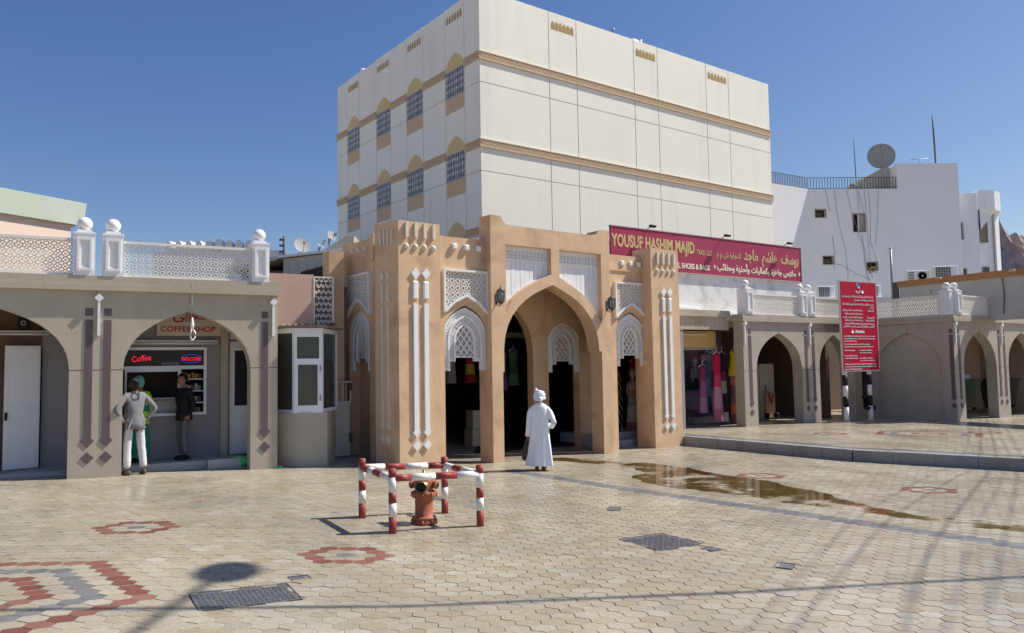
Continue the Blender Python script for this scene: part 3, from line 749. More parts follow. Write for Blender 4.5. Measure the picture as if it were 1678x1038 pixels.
# local x runs from the inner corner towards the viewer, outward face is -y
m = M(); m.prism([(0, -.4), (1.42, -.4)] + arch(1.42, 3.75, 1.85, 3.11) + [(3.75, -.4), (3.84, -.4), (3.84, 3.43), (0, 3.43)], 0, .10); m.build('side_wall', TAUPE2, Bs)
M().box(0, 3.84, .10, .16, -.4, 3.43).build('blind_arch_panel', TAUPE2, Bs)
M().box(0, 4.28, -.08, .1, 3.43, 3.545).build('ledge', TAUPE2, Bs)
M().box(0, 4.25, -.05, .1, 3.545, 3.66).build('parapet_base', TAUPE2, Bs)
pier_decor(Bs, (4.11,), 1.0, -.12)
M().box(2.58, 2.59, -.0015, 0, 3.13, 3.428).build('joint_line', DARKBR, Bs)
rail_panel(Bs, .1, 3.80, 3.66, .70, cell=.15); make_post(Bs, 3.98, 3.66, .84, .36)

# ------------------------------------------------------------------ souq gate
GA = 52.5
G = empty('souq_gate', (-.22, 17.45, 0), az(GA), 'orange plaster market gate with a tall pointed arch, two towers and white lattice panels', 'gate')
Gmw = Matrix.Translation((-.22, 17.45, 0)) @ Matrix.Rotation(az(GA), 4, 'Z')
ap = arch(.04, 2.99, 2.5, 4.05)
top = [(3.42, 5.53), (3.16, 5.53), (3.06, 5.50), (2.98, 5.40), (2.86, 5.36), (.24, 5.36), (.14, 5.38), (.06, 5.44), (.0, 5.55), (-.30, 5.55)]
outl = [(-.30, -.3), (-.0, -.3), (-.0, 2.01), (.04, 2.01)] + ap + [(2.99, 2.5), (3.08, 2.45), (3.08, -.3), (3.42, -.3)] + top
def off_arch(x0, x1, zs, za, d, xa, xb, n=14):
    """points of the arch offset outwards by d between xa and xb (left half if xa<mid)"""
    pts = arch(x0, x1, zs, za); out = []
    for i, p in enumerate(pts):
        q = pts[min(i+1, len(pts)-1)]; r = pts[max(i-1, 0)]; dx, dz = q[0]-r[0], q[1]-r[1]; L = hypot(dx, dz)
        o = (p[0]-dz/L*d, p[1]+dx/L*d)
        if xa < o[0] < xb: out.append(o)
    return out
lp = off_arch(.04, 2.99, 2.5, 4.05, .24, .13, 1.47)
pL = [(.12, 4.91), (.12, 3.34)] + lp + [(1.48, 4.30), (1.48, 4.91)]
rp = off_arch(.04, 2.99, 2.5, 4.05, .24, 1.74, 3.09)
pR = [(1.73, 4.91), (1.73, 4.26)] + rp + [(3.12, 3.30), (3.12, 4.91)]
m = M(); m.prism(outl, 0, .42, [pL, pR]); m.build('portal_wall', ORANGE, G)
def scale_poly(p, d):
    cx = sum(a[0] for a in p)/len(p); cz = sum(a[1] for a in p)/len(p)
    return [(cx+(a[0]-cx)*(1-d), cz+(a[1]-cz)*(1-d)) for a in p]
def boards(par, poly, y0, nb):
    xs_ = [p[0] for p in poly]; x0, x1 = min(xs_), max(xs_); zt = max(p[1] for p in poly)
    pan = empty('board_panel', parent=par); pan_edge = M()
    for k in range(nb):
        a, b = x0+(x1-x0)*k/nb+.004, x0+(x1-x0)*(k+1)/nb-.004
        def low(x):
            zs = []
            for i in range(len(poly)):
                p, q = poly[i], poly[(i+1) % len(poly)]
                if (p[0]-x)*(q[0]-x) <= 0 and p[0] != q[0]: zs.append(p[1]+(q[1]-p[1])*(x-p[0])/(q[0]-p[0]))
            return min(zs) if zs else zt
        mm = (a+b)/2; d = random.uniform(0, .006)
        bm = M(); bm.prism([(a, low(a)+.0), (mm, low(mm)), (b, low(b)), (b, zt), (a, zt)], y0+d, y0+.03); bm.build('board', WOODW, pan)
    # trim along the arch edge and a dentil rail at the top
    t = M()
    for i in range(len(poly)):
        p, q = poly[i], poly[(i+1) % len(poly)]
        if abs(p[1]-zt) < .01 and abs(q[1]-zt) < .01: continue
        bar(t, p, q, .05, y0-.025, y0+.02)
    t.build('edge_trim', WHITE, pan)
    t = M(); t.box(x0+.02, x1-.02, y0-.03, y0+.01, zt-.33, zt-.28); t.box(x0+.02, x1-.02, y0-.02, y0+.01, zt-.10, zt)
    t.build('rail', WHITE, pan)
    nd = 11; dm = None
    for k in range(nd):
        x = x0+.06+(x1-x0-.12)*(k+.5)/nd
        if dm is None:
            q = M(); w_ = (x1-x0)/nd*.36; q.prism([(-w_, -.07), (w_, -.07), (w_, .01), (w_*.5, .06), (0, .085), (-w_*.5, .06), (-w_, .01)], -.02, .01, [[(w_*.45*cos(a*pi/3), w_*.45*sin(a*pi/3)-.01) for a in range(6)]]); dm = q.mesh('fretwork_piece', WHITE)
        inst('fretwork_piece', dm, pan, (x, y0-.006, zt-.20))
boards(G, pL, .16, 10); boards(G, pR, .16, 10)
M().box(.10, 3.14, .20, .30, 3.2, 4.95).build('infill', ORANGE, G) if False else None
m = M(); m.prism(pL, .20, .24); m.prism(pR, .20, .24); m.build('panel_backing', DARKBR, G)

# bays beside the portal
def tympanum(par, cx, y, dz=0, s=1.0, name='tympanum'):
    """white pointed screen with carved borders and a diamond lattice, stepped lower edge"""
    e = empty(name, parent=par)
    def A_(h, z0, z1): return arch(cx-h, cx+h, z0, z1)
    h1, h2, h3 = .555*s, .42*s, .26*s
    m = M()
    outer = [(cx-h1, 2.06+dz)] + A_(h1, 2.85+dz, 3.45+dz) + [(cx+h1, 2.06+dz), (cx+h2, 2.06+dz)] + list(reversed(A_(h2, 2.72+dz, 3.26+dz))) + [(cx-h2, 2.06+dz)]
    m.prism(outer, y, y+.06); m.build('outer_border', GRC, e)
    m = M(); mid = [(cx-h2, 2.26+dz)] + A_(h2, 2.72+dz, 3.26+dz) + [(cx+h2, 2.26+dz), (cx+h3, 2.26+dz)] + list(reversed(A_(h3, 2.66+dz, 3.07+dz))) + [(cx-h3, 2.26+dz)]
    m.prism(mid, y+.03, y+.08); m.build('inner_border', GRC, e)
    m = M()
    for A, wv, yy in ((A_(h2+.01, 2.72+dz, 3.27+dz), .04, -.035), (A_(h3+.015, 2.66+dz, 3.085+dz), .035, -.02), (A_(h1-.015, 2.85+dz, 3.43+dz), .03, -.02)):
        zb = {.04: 2.06, .035: 2.26, .03: 2.06}[wv]+dz
        P = [(A[0][0], zb)]+A+[(A[-1][0], zb)]
        for i in range(len(P)-1): bar(m, P[i], P[i+1], wv, y+yy, y+.03)
    m.build('moulding', WHITE, e)
    # small carved beads in both borders
    m = M()
    for (ha, za, zsa, zb, wv) in ((h1-.07, 3.36+dz, 2.82+dz, 2.10+dz, .02), (h2-.085, 3.165+dz, 2.69+dz, 2.30+dz, .018), (h2-.045, 3.215+dz, 2.71+dz, 2.30+dz, .012)):
        A = A_(ha, zsa, za); P = [(A[0][0], zb)]+A+[(A[-1][0], zb)]
        for i in range(len(P)-1):
            L = hypot(P[i+1][0]-P[i][0], P[i+1][1]-P[i][1]); n = max(1, int(L/.045))
            for k in range(n):
                t = (k+.5)/n; x = P[i][0]+(P[i+1][0]-P[i][0])*t; z = P[i][1]+(P[i+1][1]-P[i][1])*t
                m.prism([(x-wv, z), (x, z-wv), (x+wv, z), (x, z+wv)], y-.012, y+.04)
    m.build('carved_beads', WHITE, e, kind='stuff')
    poly = [(cx-h3, 2.36+dz)] + A_(h3, 2.66+dz, 3.07+dz) + [(cx+h3, 2.36+dz)]
    m = M(); outline(m, poly, .03, y+.02, y+.08)
    nx_, st = 4, h3*2/3.2
    for k in range(-8, 9):
        for s_ in (1, -1):
            xa = cx+k*st; 
            for t in range(12):
                bar(m, (xa+s_*st*t/2, 2.36+dz+st*.62*t), (xa+s_*st*(t+1)/2, 2.36+dz+st*.62*(t+1)), .028, y+(.03 if s_ > 0 else .035), y+.075, poly)
    m.build('diamond_lattice', GRC, e)
    m = M(); m.prism(poly, y+.082, y+.09); m.build('backing', mat('pale backing', (.50, .49, .46), .9, .05, 3, 0), e)  # light grey colour stands in for the shade in the lattice voids
    return e
def lattice_panel(par, cx, y, dz=0, name='lattice_panel'):
    e = empty(name, parent=par); a = .575
    poly = [(cx-a, 3.33+dz), (cx-a+.12, 3.44+dz), (cx-a*.55, 3.56+dz), (cx-a*.25, 3.64+dz), (cx, 3.71+dz), (cx+a*.25, 3.64+dz), (cx+a*.55, 3.56+dz), (cx+a-.12, 3.44+dz), (cx+a, 3.33+dz), (cx+a, 4.25+dz), (cx-a, 4.25+dz)]
    m = M(); outline(m, poly, .045, y-.045, y+.05); m.build('frame', WHITE, e)
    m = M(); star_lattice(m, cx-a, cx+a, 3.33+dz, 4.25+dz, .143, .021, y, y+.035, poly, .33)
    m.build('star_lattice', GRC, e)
    m = M(); m.prism(poly, y+.04, y+.055); m.build('backing', mat('shadowed backing', (.33, .31, .29), .9, .1, 3, 0), e)  # shade between the bars is put into this backing's grey
def bay(par, x0, x1, y, cx, zt, dz=0, op=(.47,)):
    a = .46 if False else .47
    m = M(); m.prism([(x0, -.3), (cx-.55, -.3), (cx-.55, 2.88+dz)] + arch(cx-.56, cx+.56, 2.88+dz, 3.50+dz)[1:-1] + [(cx+.55, 2.88+dz), (cx+.55, -.3), (x1, -.3), (x1, zt), (x0, zt)], y, y+.28)
    m.build('bay_wall', ORANGE, par)
    tympanum(par, cx, y+.05, dz); lattice_panel(par, cx, y-.035, dz)
    for k, x in enumerate((cx-.29, cx+.03, cx+.35)):
        M().bevbox(x-.06, x+.06, y-.07, y, 4.72+dz, 4.84+dz, .02).build('cube_stud', WHITE, par)
bay(G, -1.57, -.30, .20, -.86, 4.99)
bay(G, 3.42, 5.10, .45, 4.59, 5.02, .03)
def tower(par, x0, x1, y0, y1, zt, decor=True, dz=0, cx=None):
    cx = cx or (x0+x1)/2
    if decor:
        for k in range(4):
            x = cx-.33+k*.22
            m = M(); q = [(x-.035, 4.84+dz), (x, 4.79+dz), (x+.035, 4.84+dz), (x+.035, 5.11+dz), (x+.02, 5.14+dz), (x-.02, 5.14+dz), (x-.035, 5.11+dz)]
            m.prism(q, y0-.055, y0); m.build('finger_stud', WHITE if False else mat('pale stud', (.66, .60, .50), .75, .06, 8, .1), par)
            m = M(); m.ball((x, y0, 4.63+dz), .065, 10, 6, sy=.8); m.build('round_stud', mat('pale stud', (.66, .60, .50), .75, .06, 8, .1), par)
        for x in (cx-.13, cx+.13):
            m = M(); m.prism([(x-.10, 4.07+dz), (x, 3.95+dz), (x+.10, 4.07+dz), (x, 4.19+dz)], y0-.04, y0); m.build('diamond_stud', WHITE, par)
            M().bevbox(x-.062, x+.062, y0-.045, y0, 3.53+dz, 3.90+dz, .02).build('block_stud', WHITE, par)
            m = M(); m.prism([(x-.05, 3.42+dz), (x-.05, .80+dz), (x-.085, .75+dz), (x, .65+dz), (x+.085, .75+dz), (x+.05, .80+dz), (x+.05, 3.42+dz)], y0-.04, y0); m.build('strip_stud', WHITE, par)
            m = M(); m.prism([(x-.095, .48+dz), (x, .375+dz), (x+.095, .48+dz), (x, .585+dz)], y0-.04, y0); m.build('diamond_stud', WHITE, par)
# left tower: canted plan
TLp = [(-2.585, .10), (-1.57, .10), (-1.57, .9), (-2.6, .9)]
D50 = None
# side face runs back-left; direction az -50 expressed in gate frame
ang = radians(-50-GA+90)   # angle measured from gate x axis: az 52.5 is x
dx_, dy_ = cos(radians(52.5+50)), sin(radians(52.5+50))
tl_end = (-2.585+dx_*.75, .10+dy_*.75)
m = M(); m.flat([(-2.585, .10), (-1.57, .10), (-1.57, 1.0), (-1.9, 1.3), tl_end], -.3, 5.21); m.build('tower', ORANGE, G)
tower(G, -2.585, -1.57, .10, .9, 5.21, True, .05, -2.07)
TS = empty('tower_side', (tl_end[0], tl_end[1], 0), atan2(-dy_, -dx_), parent=G)   # x runs from the far end to the corner, outward -y
for k in range(4):
    x = .20+k*.12
    m = M(); m.prism([(x-.022, 4.72), (x+.022, 4.72), (x+.022, 5.03), (x, 5.06), (x-.022, 5.03)], -.03, 0); m.build('finger_stud', WHITE if False else mat('pale stud', (.66, .60, .50), .75, .06, 8, .1), TS)
CRS = mat('cream stud', (.66, .60, .50), .75, .05, 8, .1)
for x in (.25, .43):
    m = M(); m.prism([(x-.06, 4.07), (x, 3.95), (x+.06, 4.07), (x, 4.19)], -.03, 0); m.build('diamond_stud', CRS, TS)
    M().box(x-.035, x+.035, -.03, 0, 3.53, 3.92).build('block_stud', CRS, TS)
    m = M(); m.prism([(x-.03, 3.42), (x-.03, 1.0), (x-.06, .95), (x, .85), (x+.06, .95), (x+.03, 1.0), (x+.03, 3.42)], -.03, 0); m.build('strip_stud', CRS, TS)
    m = M(); m.prism([(x-.06, .68), (x, .56), (x+.06, .68), (x, .80)], -.03, 0); m.build('diamond_stud', CRS, TS)
# right tower
M().box(5.05, 6.15, .10, .75, -.3, 5.24).build('tower', ORANGE, G)
tower(G, 5.05, 6.15, .10, .75, 5.24, True, 0, 5.62)
# left wing, faces left
Wg = empty('left_wing', (-3.0+.22, 16.9-17.45, 0), 0, parent=G)
Wg.location = Gmw.inverted() @ Vector((-3.0-.616*1.55, 16.9+.788*1.55, 0)); Wg.rotation_euler = (0, 0, radians(-(90)+52.5-52.5) + radians(0))
Wg.rotation_euler = (0, 0, (radians(-52)) - az(GA))      # local x points back to the tower (az 142)
WL = 1.55
# in wing coordinates u' = WL-u ; centre of the bay u=.83
wc = WL-.72
m = M(); m.prism([(0, -.3), (wc-.50, -.3), (wc-.50, 2.88)] + arch(wc-.51, wc+.51, 2.88, 3.50)[1:-1] + [(wc+.50, 2.88), (wc+.50, -.3), (WL, -.3), (WL, 5.02), (.0, 5.02)], 0, .28); m.build('bay_wall', ORANGE, Wg)
M().box(wc-.5, wc+.5, .26, .34, -.3, 3.6).build('recess_wall', ORANGE, Wg)
tympanum(Wg, wc, .05, .02, .9); lattice_panel(Wg, wc, -.035, 0)
for x in (wc-.30, wc, wc+.30): M().bevbox(x-.055, x+.055, -.05, 0, 4.76, 4.88, .02).build('cube_stud', CRS, Wg)
M().box(WL-.12, WL+.05, -.05, .4, 4.5, 5.1).build('corner_block', ORANGE, Wg)
# porch: back wall with an open arch and a screened doorway, ceiling and side walls
m = M(); m.prism([(-2.0, 3.3), (-.2, 3.3), (.30, 3.3)] + arch(.35, 2.17, 2.42, 3.80)[4:] + [(2.17, -.3), (2.68, -.3), (2.68, 2.7)] + arch(2.66, 3.78, 2.72, 3.28)[1:-1] + [(3.76, 2.7), (3.76, -.3), (4.78, -.3), (4.78, 3.2), (6.15, 3.2), (6.15, 4.6), (-2.0, 4.6)], 1.6, 1.85); m.build('back_wall', ORANGE, G)
tympanum(G, 3.22, 1.63, -.10, 1.0)
M().box(-1.9, 6.15, .42, 1.6, 4.6, 4.75).build('ceiling', ORANGE, G)
M().box(-1.45, -.30, .48, 1.6, 4.6, 4.98).build('bay_roof', ORANGE, G)
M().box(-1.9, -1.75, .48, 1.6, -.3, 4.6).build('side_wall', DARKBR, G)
M().box(-.28, -.10, .42, 1.6, -.3, 4.6).build('porch_side_wall', DARK, G) if False else None
M().box(6.0, 6.15, .75, 1.6, -.3, 4.6).build('side_wall', ORANGE, G)
M().box(3.44, 3.6, .73, 1.6, -.3, 4.6).build('porch_side_wall', ORANGE, G) if False else None
# dark hall behind
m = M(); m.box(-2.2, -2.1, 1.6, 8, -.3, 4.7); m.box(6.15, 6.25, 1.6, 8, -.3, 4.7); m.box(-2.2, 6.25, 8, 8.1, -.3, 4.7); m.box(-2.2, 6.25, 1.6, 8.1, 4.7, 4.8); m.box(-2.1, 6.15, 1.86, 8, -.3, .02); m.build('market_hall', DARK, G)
# step up beside the right bay
m = M(); m.box(3.9, 6.0, .95, 1.25, -.3, .10); m.build('step', STEP, G); m = M(); m.box(3.9, 6.0, 1.25, 2.6, -.3, .28); m.build('step', STEP, G)
# scissor grille beside the mannequin
m = M(); 
for k in range(-9, 14):
    for s_ in (1, -1):
        bar(m, (4.9+k*.12, .3), (4.9+k*.12+s_*1.0, 2.5), .012, 1.36+(.01 if s_ > 0 else 0), 1.37+(.01 if s_ > 0 else 0), [(4.55, .3), (5.15, .3), (5.15, 2.5), (4.55, 2.5)])
m.build('scissor_grille', mat('grille', (.42, .36, .26), .6, .05, 3, 0), G)
# lanterns
def lantern(x, z, lab):
    e = empty('wall_lantern', Gmw @ Vector((x, -.16, z)), az(GA), lab, 'lantern', 'wall lanterns on the gate')
    m = M(); m.lathe([(.005, .26), (.012, .21), (.03, .19), (.035, .17), (.10, .13), (.105, .115)], seg=6); m.lathe([(.085, -.13), (.09, -.115), (.06, -.15), (.015, -.19)][::-1] if False else [(.015, -.19), (.05, -.16), (.09, -.13), (.09, -.115)], seg=6); m.build('cap', LAMPM, e)
    m = M(); m.lathe([(.075, -.115), (.088, .115)], seg=6); o = m.build('glass', mat('dusty lantern glass', (.30, .30, .26), .35, .2, 20, .1), e)
    m = M()
    for k in range(6):
        a = k*pi/3; m.tube([(.082*cos(a), .082*sin(a), -.118), (.096*cos(a), .096*sin(a), .118)], .008, 4)
    m.build('cage', LAMPM, e)
    m = M(); m.tube([(0, 0, -.16), (0, .05, -.22), (0, .12, -.18), (0, .155, -.08)], .012, 6); m.box(-.03, .03, .145, .16, -.16, .08); m.build('bracket', LAMPM, e)
lantern(-.15, 3.70, 'dark metal wall lantern on the left pier of the big arch')
lantern(3.30, 3.66, 'dark metal wall lantern on the right pier of the big arch')

# ------------------------------------------------------------------ corner kiosk and walls between arcade and gate
K = empty('corner_kiosk', (-4.3, 16.1, 0), 0, 'round taupe kiosk with a white framed bay window between arcade and gate', 'kiosk')
dp = [(-.75, -.1), (-.35, -.42), (.12, -.50), (.48, -.30), (.44, .85), (-.9, .85)]
m = M(); m.flat([(-.80, -.02)] + [(-.12+.66*cos(a), .14+.66*sin(a)) for a in [radians(190+k*6) for k in range(20)]] + [(.50, -.20), (.43, .85), (-.9, .85)], -.3, 1.27); m.build('base_drum', TAUPE, K)
wp = [(-.75, -.12), (-.10, -.52), (.42, -.32), (.46, .85)]
def facet(a, b, par, mats, panes, t=.05, z0=1.27, z1=2.98, wide=.05, nm='window'):
    L = hypot(b[0]-a[0], b[1]-a[1]); e = empty(nm, (a[0], a[1], 0), atan2(b[1]-a[1], b[0]-a[0]), parent=par)
    m = M(); m.prism([(0, z0), (L, z0), (L, z1), (0, z1)], -.02, .05, [[(p[0], p[2]), (p[1], p[2]), (p[1], p[3]), (p[0], p[3])] for p in panes(L)]); m.build('window_frame', ALU, e)
    for p in panes(L): M().box(p[0]-.005, p[1]+.005, .018, .024, p[2]-.005, p[3]+.005).build('pane', mats, e)
    return e, L
wp = [(-.78, -.10), (-.09, -.50), (.42, -.30), (.47, .80)]
facet(wp[0], wp[1], K, GLASSG, lambda L: [(.03, L-.03, 1.34, 2.88)])
e, L = facet(wp[1], wp[2], K, GLASSG, lambda L: [(.055, L-.055, 2.36, 2.80), (.075, L-.085, 1.42, 2.24)])
for z in (1.5, 2.1): M().box(L-.045, L-.02, -.035, -.02, z, z+.12).build('hinge', STEEL, e)
facet(wp[2], wp[3], K, GLASSG, lambda L: [(.05, L-.03, 1.34, 2.88)])
m = M(); m.flat([(-.80, .1), (-.10, -.42), (.38, -.24), (.42, .8), (-.8, .8)], 1.25, 1.268); m.build('inner_sill', GREYW, K)
m = M(); m.flat([(-.92, .0), (-.14, -.64), (.52, -.42), (.60, .9), (-.95, .9)], 2.99, 3.03); 
for k in range(9):
    x = -.80+k*.15; y = -.60+abs(x+.05)*.3 if x < 0 else -.62+abs(x)*.35
    m.tube([(x, y-.05, 3.03), (x, .9, 3.12)], .03, 6)
m.build('corrugated_awning', mat('rusty sheet', (.25, .22, .19), .7, .2, 8, .2, stain=(.22, .11, .06), stain_amt=.7), K)
M().box(-.75, .4, .72, .8, 1.28, 2.98).build('back_panel', DARKBR, K)
for k, (z, c) in enumerate(((1.62, 'a'), (1.95, 'b'), (2.3, 'c'))): M().box(-.70, -.2, .1, .5, z, z+.02).build('shelf', GREYW, K)
# pink wall and screen behind the kiosk roof
Pk = empty('pink_wall', LAmw @ Vector((3.5, 1.2, 0)), az(60.5), 'dull pink plaster wall stub above the kiosk with a stained patch', 'wall')
M().box(-.1, 1.11, 0, .25, 2.0, 4.2).build('wall', PINK, Pk)
Sc = empty('garden_screen', LAmw @ Vector((4.62, 1.2, 0)), az(60.5), 'grey scale patterned lattice screen beside the pink wall', 'screen')
m = M(); m.box(0, .42, .08, .12, 3.0, 4.15)
m.build('backing', mat('mauve backing', (.24, .19, .18), .9, .1, 3, 0), Sc)
m = M(); pl_ = [(0, 3.0), (.42, 3.0), (.42, 4.15), (0, 4.15)]
for r_ in range(9):
    for c_ in range(4):
        ox = .053+c_*.105 + (.052 if r_ % 2 else 0); oz = 3.03+r_*.13
        pts_ = [(ox-.055, oz+.07), (ox-.035, oz+.02), (ox, oz-.02), (ox+.035, oz+.02), (ox+.055, oz+.07)]
        for i in range(4): bar(m, pts_[i], pts_[i+1], .018, .0, .07, pl_)
        bar(m, (ox, oz-.02), (ox, oz+.05), .014, .01, .07, pl_)
outline(m, pl_, .03, -.01, .08); m.build('scale_lattice', GRC, Sc)
Pi = empty('brown_pier', (-4.08, 17.3, 0), az(60), 'orange brown plaster pier standing behind the kiosk and the small metal gate', 'pier')
M().box(0, .34, 0, .5, -.3, 4.80).build('pier', ORANGE, Pi)
M().box(.345, .43, .06, .5, -.3, 4.0).build('drain_gap', DARKBR, Pi)
Mg = empty('metal_gate', (-4.35, 17.05, .17), az(60), 'small cream sheet metal gate with barred top between kiosk and souq gate', 'gate')
M().box(0, .80, 0, .03, .05, 1.22).build('sheet_panel', GATEM, Mg)
m = M(); frame(m, -.02, .83, 1.22, 1.70, .035, -.005, .04); m.build('gate_frame', GATEM, Mg)
for k in range(7): M().box(.08+k*.105, .10+k*.105, .01, .03, 1.25, 1.67).build('bar', GATEM, Mg)
m = M(); m.bevbox(.77, .84, -.05, .0, .35, .55, .01); m.bevbox(.77, .84, -.05, 0, 1.5, 1.65, .01); m.build('hinge', DARKM, Mg)
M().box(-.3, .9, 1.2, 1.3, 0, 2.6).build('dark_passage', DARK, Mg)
# sheds and roofs behind
Sh = empty('tin_shed', (-6.2, 21, 0), az(86), 'cream sheet metal shed with a flat lit eave behind the arcade', 'shed')
m = M(); m.prism([(0, 3.0), (1.72, 3.0), (1.72, 5.37), (0, 5.16)], 0, 2.5); 
for k in range(6): m.box(.1+k*.25, .12+k*.25, -.012, 0, 3.0, 5.1)
m.build('sheet_wall', SHEET, Sh)
m = M(); m.add([(-.12, -.14, 5.17), (1.75, -.14, 5.38), (1.75, 2.8, 5.45), (-.12, 2.8, 5.25), (-.12, -.14, 5.23), (1.75, -.14, 5.45), (1.75, 2.8, 5.5), (-.12, 2.8, 5.3)], [(3, 2, 1, 0), (4, 5, 6, 7), (0, 1, 5, 4), (1, 2, 6, 5), (2, 3, 7, 6), (3, 0, 4, 7)]); m.build('eave_roof', WHITE_B, Sh)
m = M(); m.prism([(-1.3, 4.80), (-.13, 5.14), (-.13, 5.24), (-1.3, 4.92)], -.12, 2.5); m.build('lean_to_roof', SHEET, Sh)
M().box(-1.2, 0, .3, 2.5, 3.0, 4.88).build('side_room', DARKBR, Sh)
Sd = empty('tent_roof', (-6.4, 24, 0), az(88), 'brown sloping tent roof rising behind the shed', 'roof')
m = M(); m.prism([(-.2, 5.4), (1.25, 6.28), (1.5, 6.3), (1.5, 5.0), (-.2, 5.0)], 0, 3); m.build('sloped_cover', SHADE, Sd)
def dish(loc, r, rz, tilt, lab, post=.5, name='satellite_dish'):
    e = empty(name, loc, rz, lab, 'satellite dish')
    d = empty('dish_head', (0, 0, 0), 0, parent=e); d.rotation_euler = (tilt, 0, 0)
    m = M(); n_ = 7; prof_ = [(max(.001, r*i/n_), .22*r*(i/n_)**2) for i in range(n_+1)]; back = [(r*i/n_, .22*r*(i/n_)**2+.02) for i in range(n_, -1, -1)]
    m.lathe([(a, -b) for a, b in prof_], seg=24, axis='y'); m.build('reflector', DISH, d)
    m = M(); m.tube([(0, -.22*r, -r*.95), (0, -r*1.0, -.1*r)], .012, 5); m.lathe([(.03, -.12), (.05, 0), (.03, .05)], (0, -r*1.0, -.1*r), 8, 'y'); m.build('feed_arm', STEEL, d)
    m = M(); m.tube([(0, .05, 0), (0, .1, -post)], .03, 6); m.build('mast', STEEL, e)
    return e
dish((-5.95, 21.9, 5.66), .23, radians(35), radians(-18), 'round grey dish facing left on the shed roof', .3)
dish((-5.52, 23.6, 6.22), .17, radians(60), radians(-10), 'half hidden grey dish against the big building wall', .5)
dish((-5.72, 23.2, 5.82), .14, radians(75), radians(-55), 'small tilted dish seen edge-on between the two rooftop dishes', .4)
An = empty('mast', (-6.54, 22.2, 4.9), 0, 'dark antenna mast with short insulator pegs left of the shed roof', 'antenna')
m = M(); m.tube([(0, 0, 0), (0, 0, 1.1)], .035, 6); m.build('pole', DARKM, An)
for k in range(4):
    m = M(); m.tube([(-.13, 0, .48+k*.17), (.03, 0, .48+k*.17)], .035, 6); m.build('insulator', DARKM, An)
m = M(); m.tube([(-.25, 0, .28), (-.18, 0, .36), (-.05, 0, .34), (0, 0, .2)], .015, 5); m.build('hook', DARKM, An)
# building with round topped merlons far behind the left parapet
Cb = empty('crenellated_building', (-13.9, 32, 0), az(90), 'far white building with round topped merlons seen over the left parapet', 'building')
M().box(-1.0, 4.2, .2, 6, 0, 7.14).build('wall', WHITE_B, Cb)
M().box(-1.0, 4.2, .12, .2, 6.7, 7.14).build('cornice', WHITE_B, Cb)
mm_ = M(); mm_.prism([(-.14, 0), (.14, 0), (.14, .30), (.12, .38), (.07, .44), (0, .47), (-.07, .44), (-.12, .38), (-.14, .30)], 0, .55); mer = mm_.mesh('merlon', WHITE_B)
for k in range(10): inst('merlon', mer, Cb, (-.4+k*.42, .15+.0*k, 7.14 if k != 5 else 7.2), radians(-12+k*3))
# green/peach building behind the left arcade
Gb = empty('green_roofed_building', (-14.5, 18.5, 0), az(33.5), 'peach building with a pale green faded parapet at far left', 'building')
Gb.location = (-12.14, 22.0, 0)
Gb.rotation_euler = (0, 0, az(27))
m = M(); m.box(-9, -.38, .12, 6, 0, 6.34); m.build('wall', PEACH, Gb)
m = M(); m.prism([(-9, 6.34), (-.30, 6.34), (-.12, 6.42), (-.05, 6.6), (0, 7.0), (-9, 7.0)], 0, .25); m.box(-8.9, -.15, .25, 6, 6.34, 6.8); m.build('green_parapet', GREEN_R, Gb)
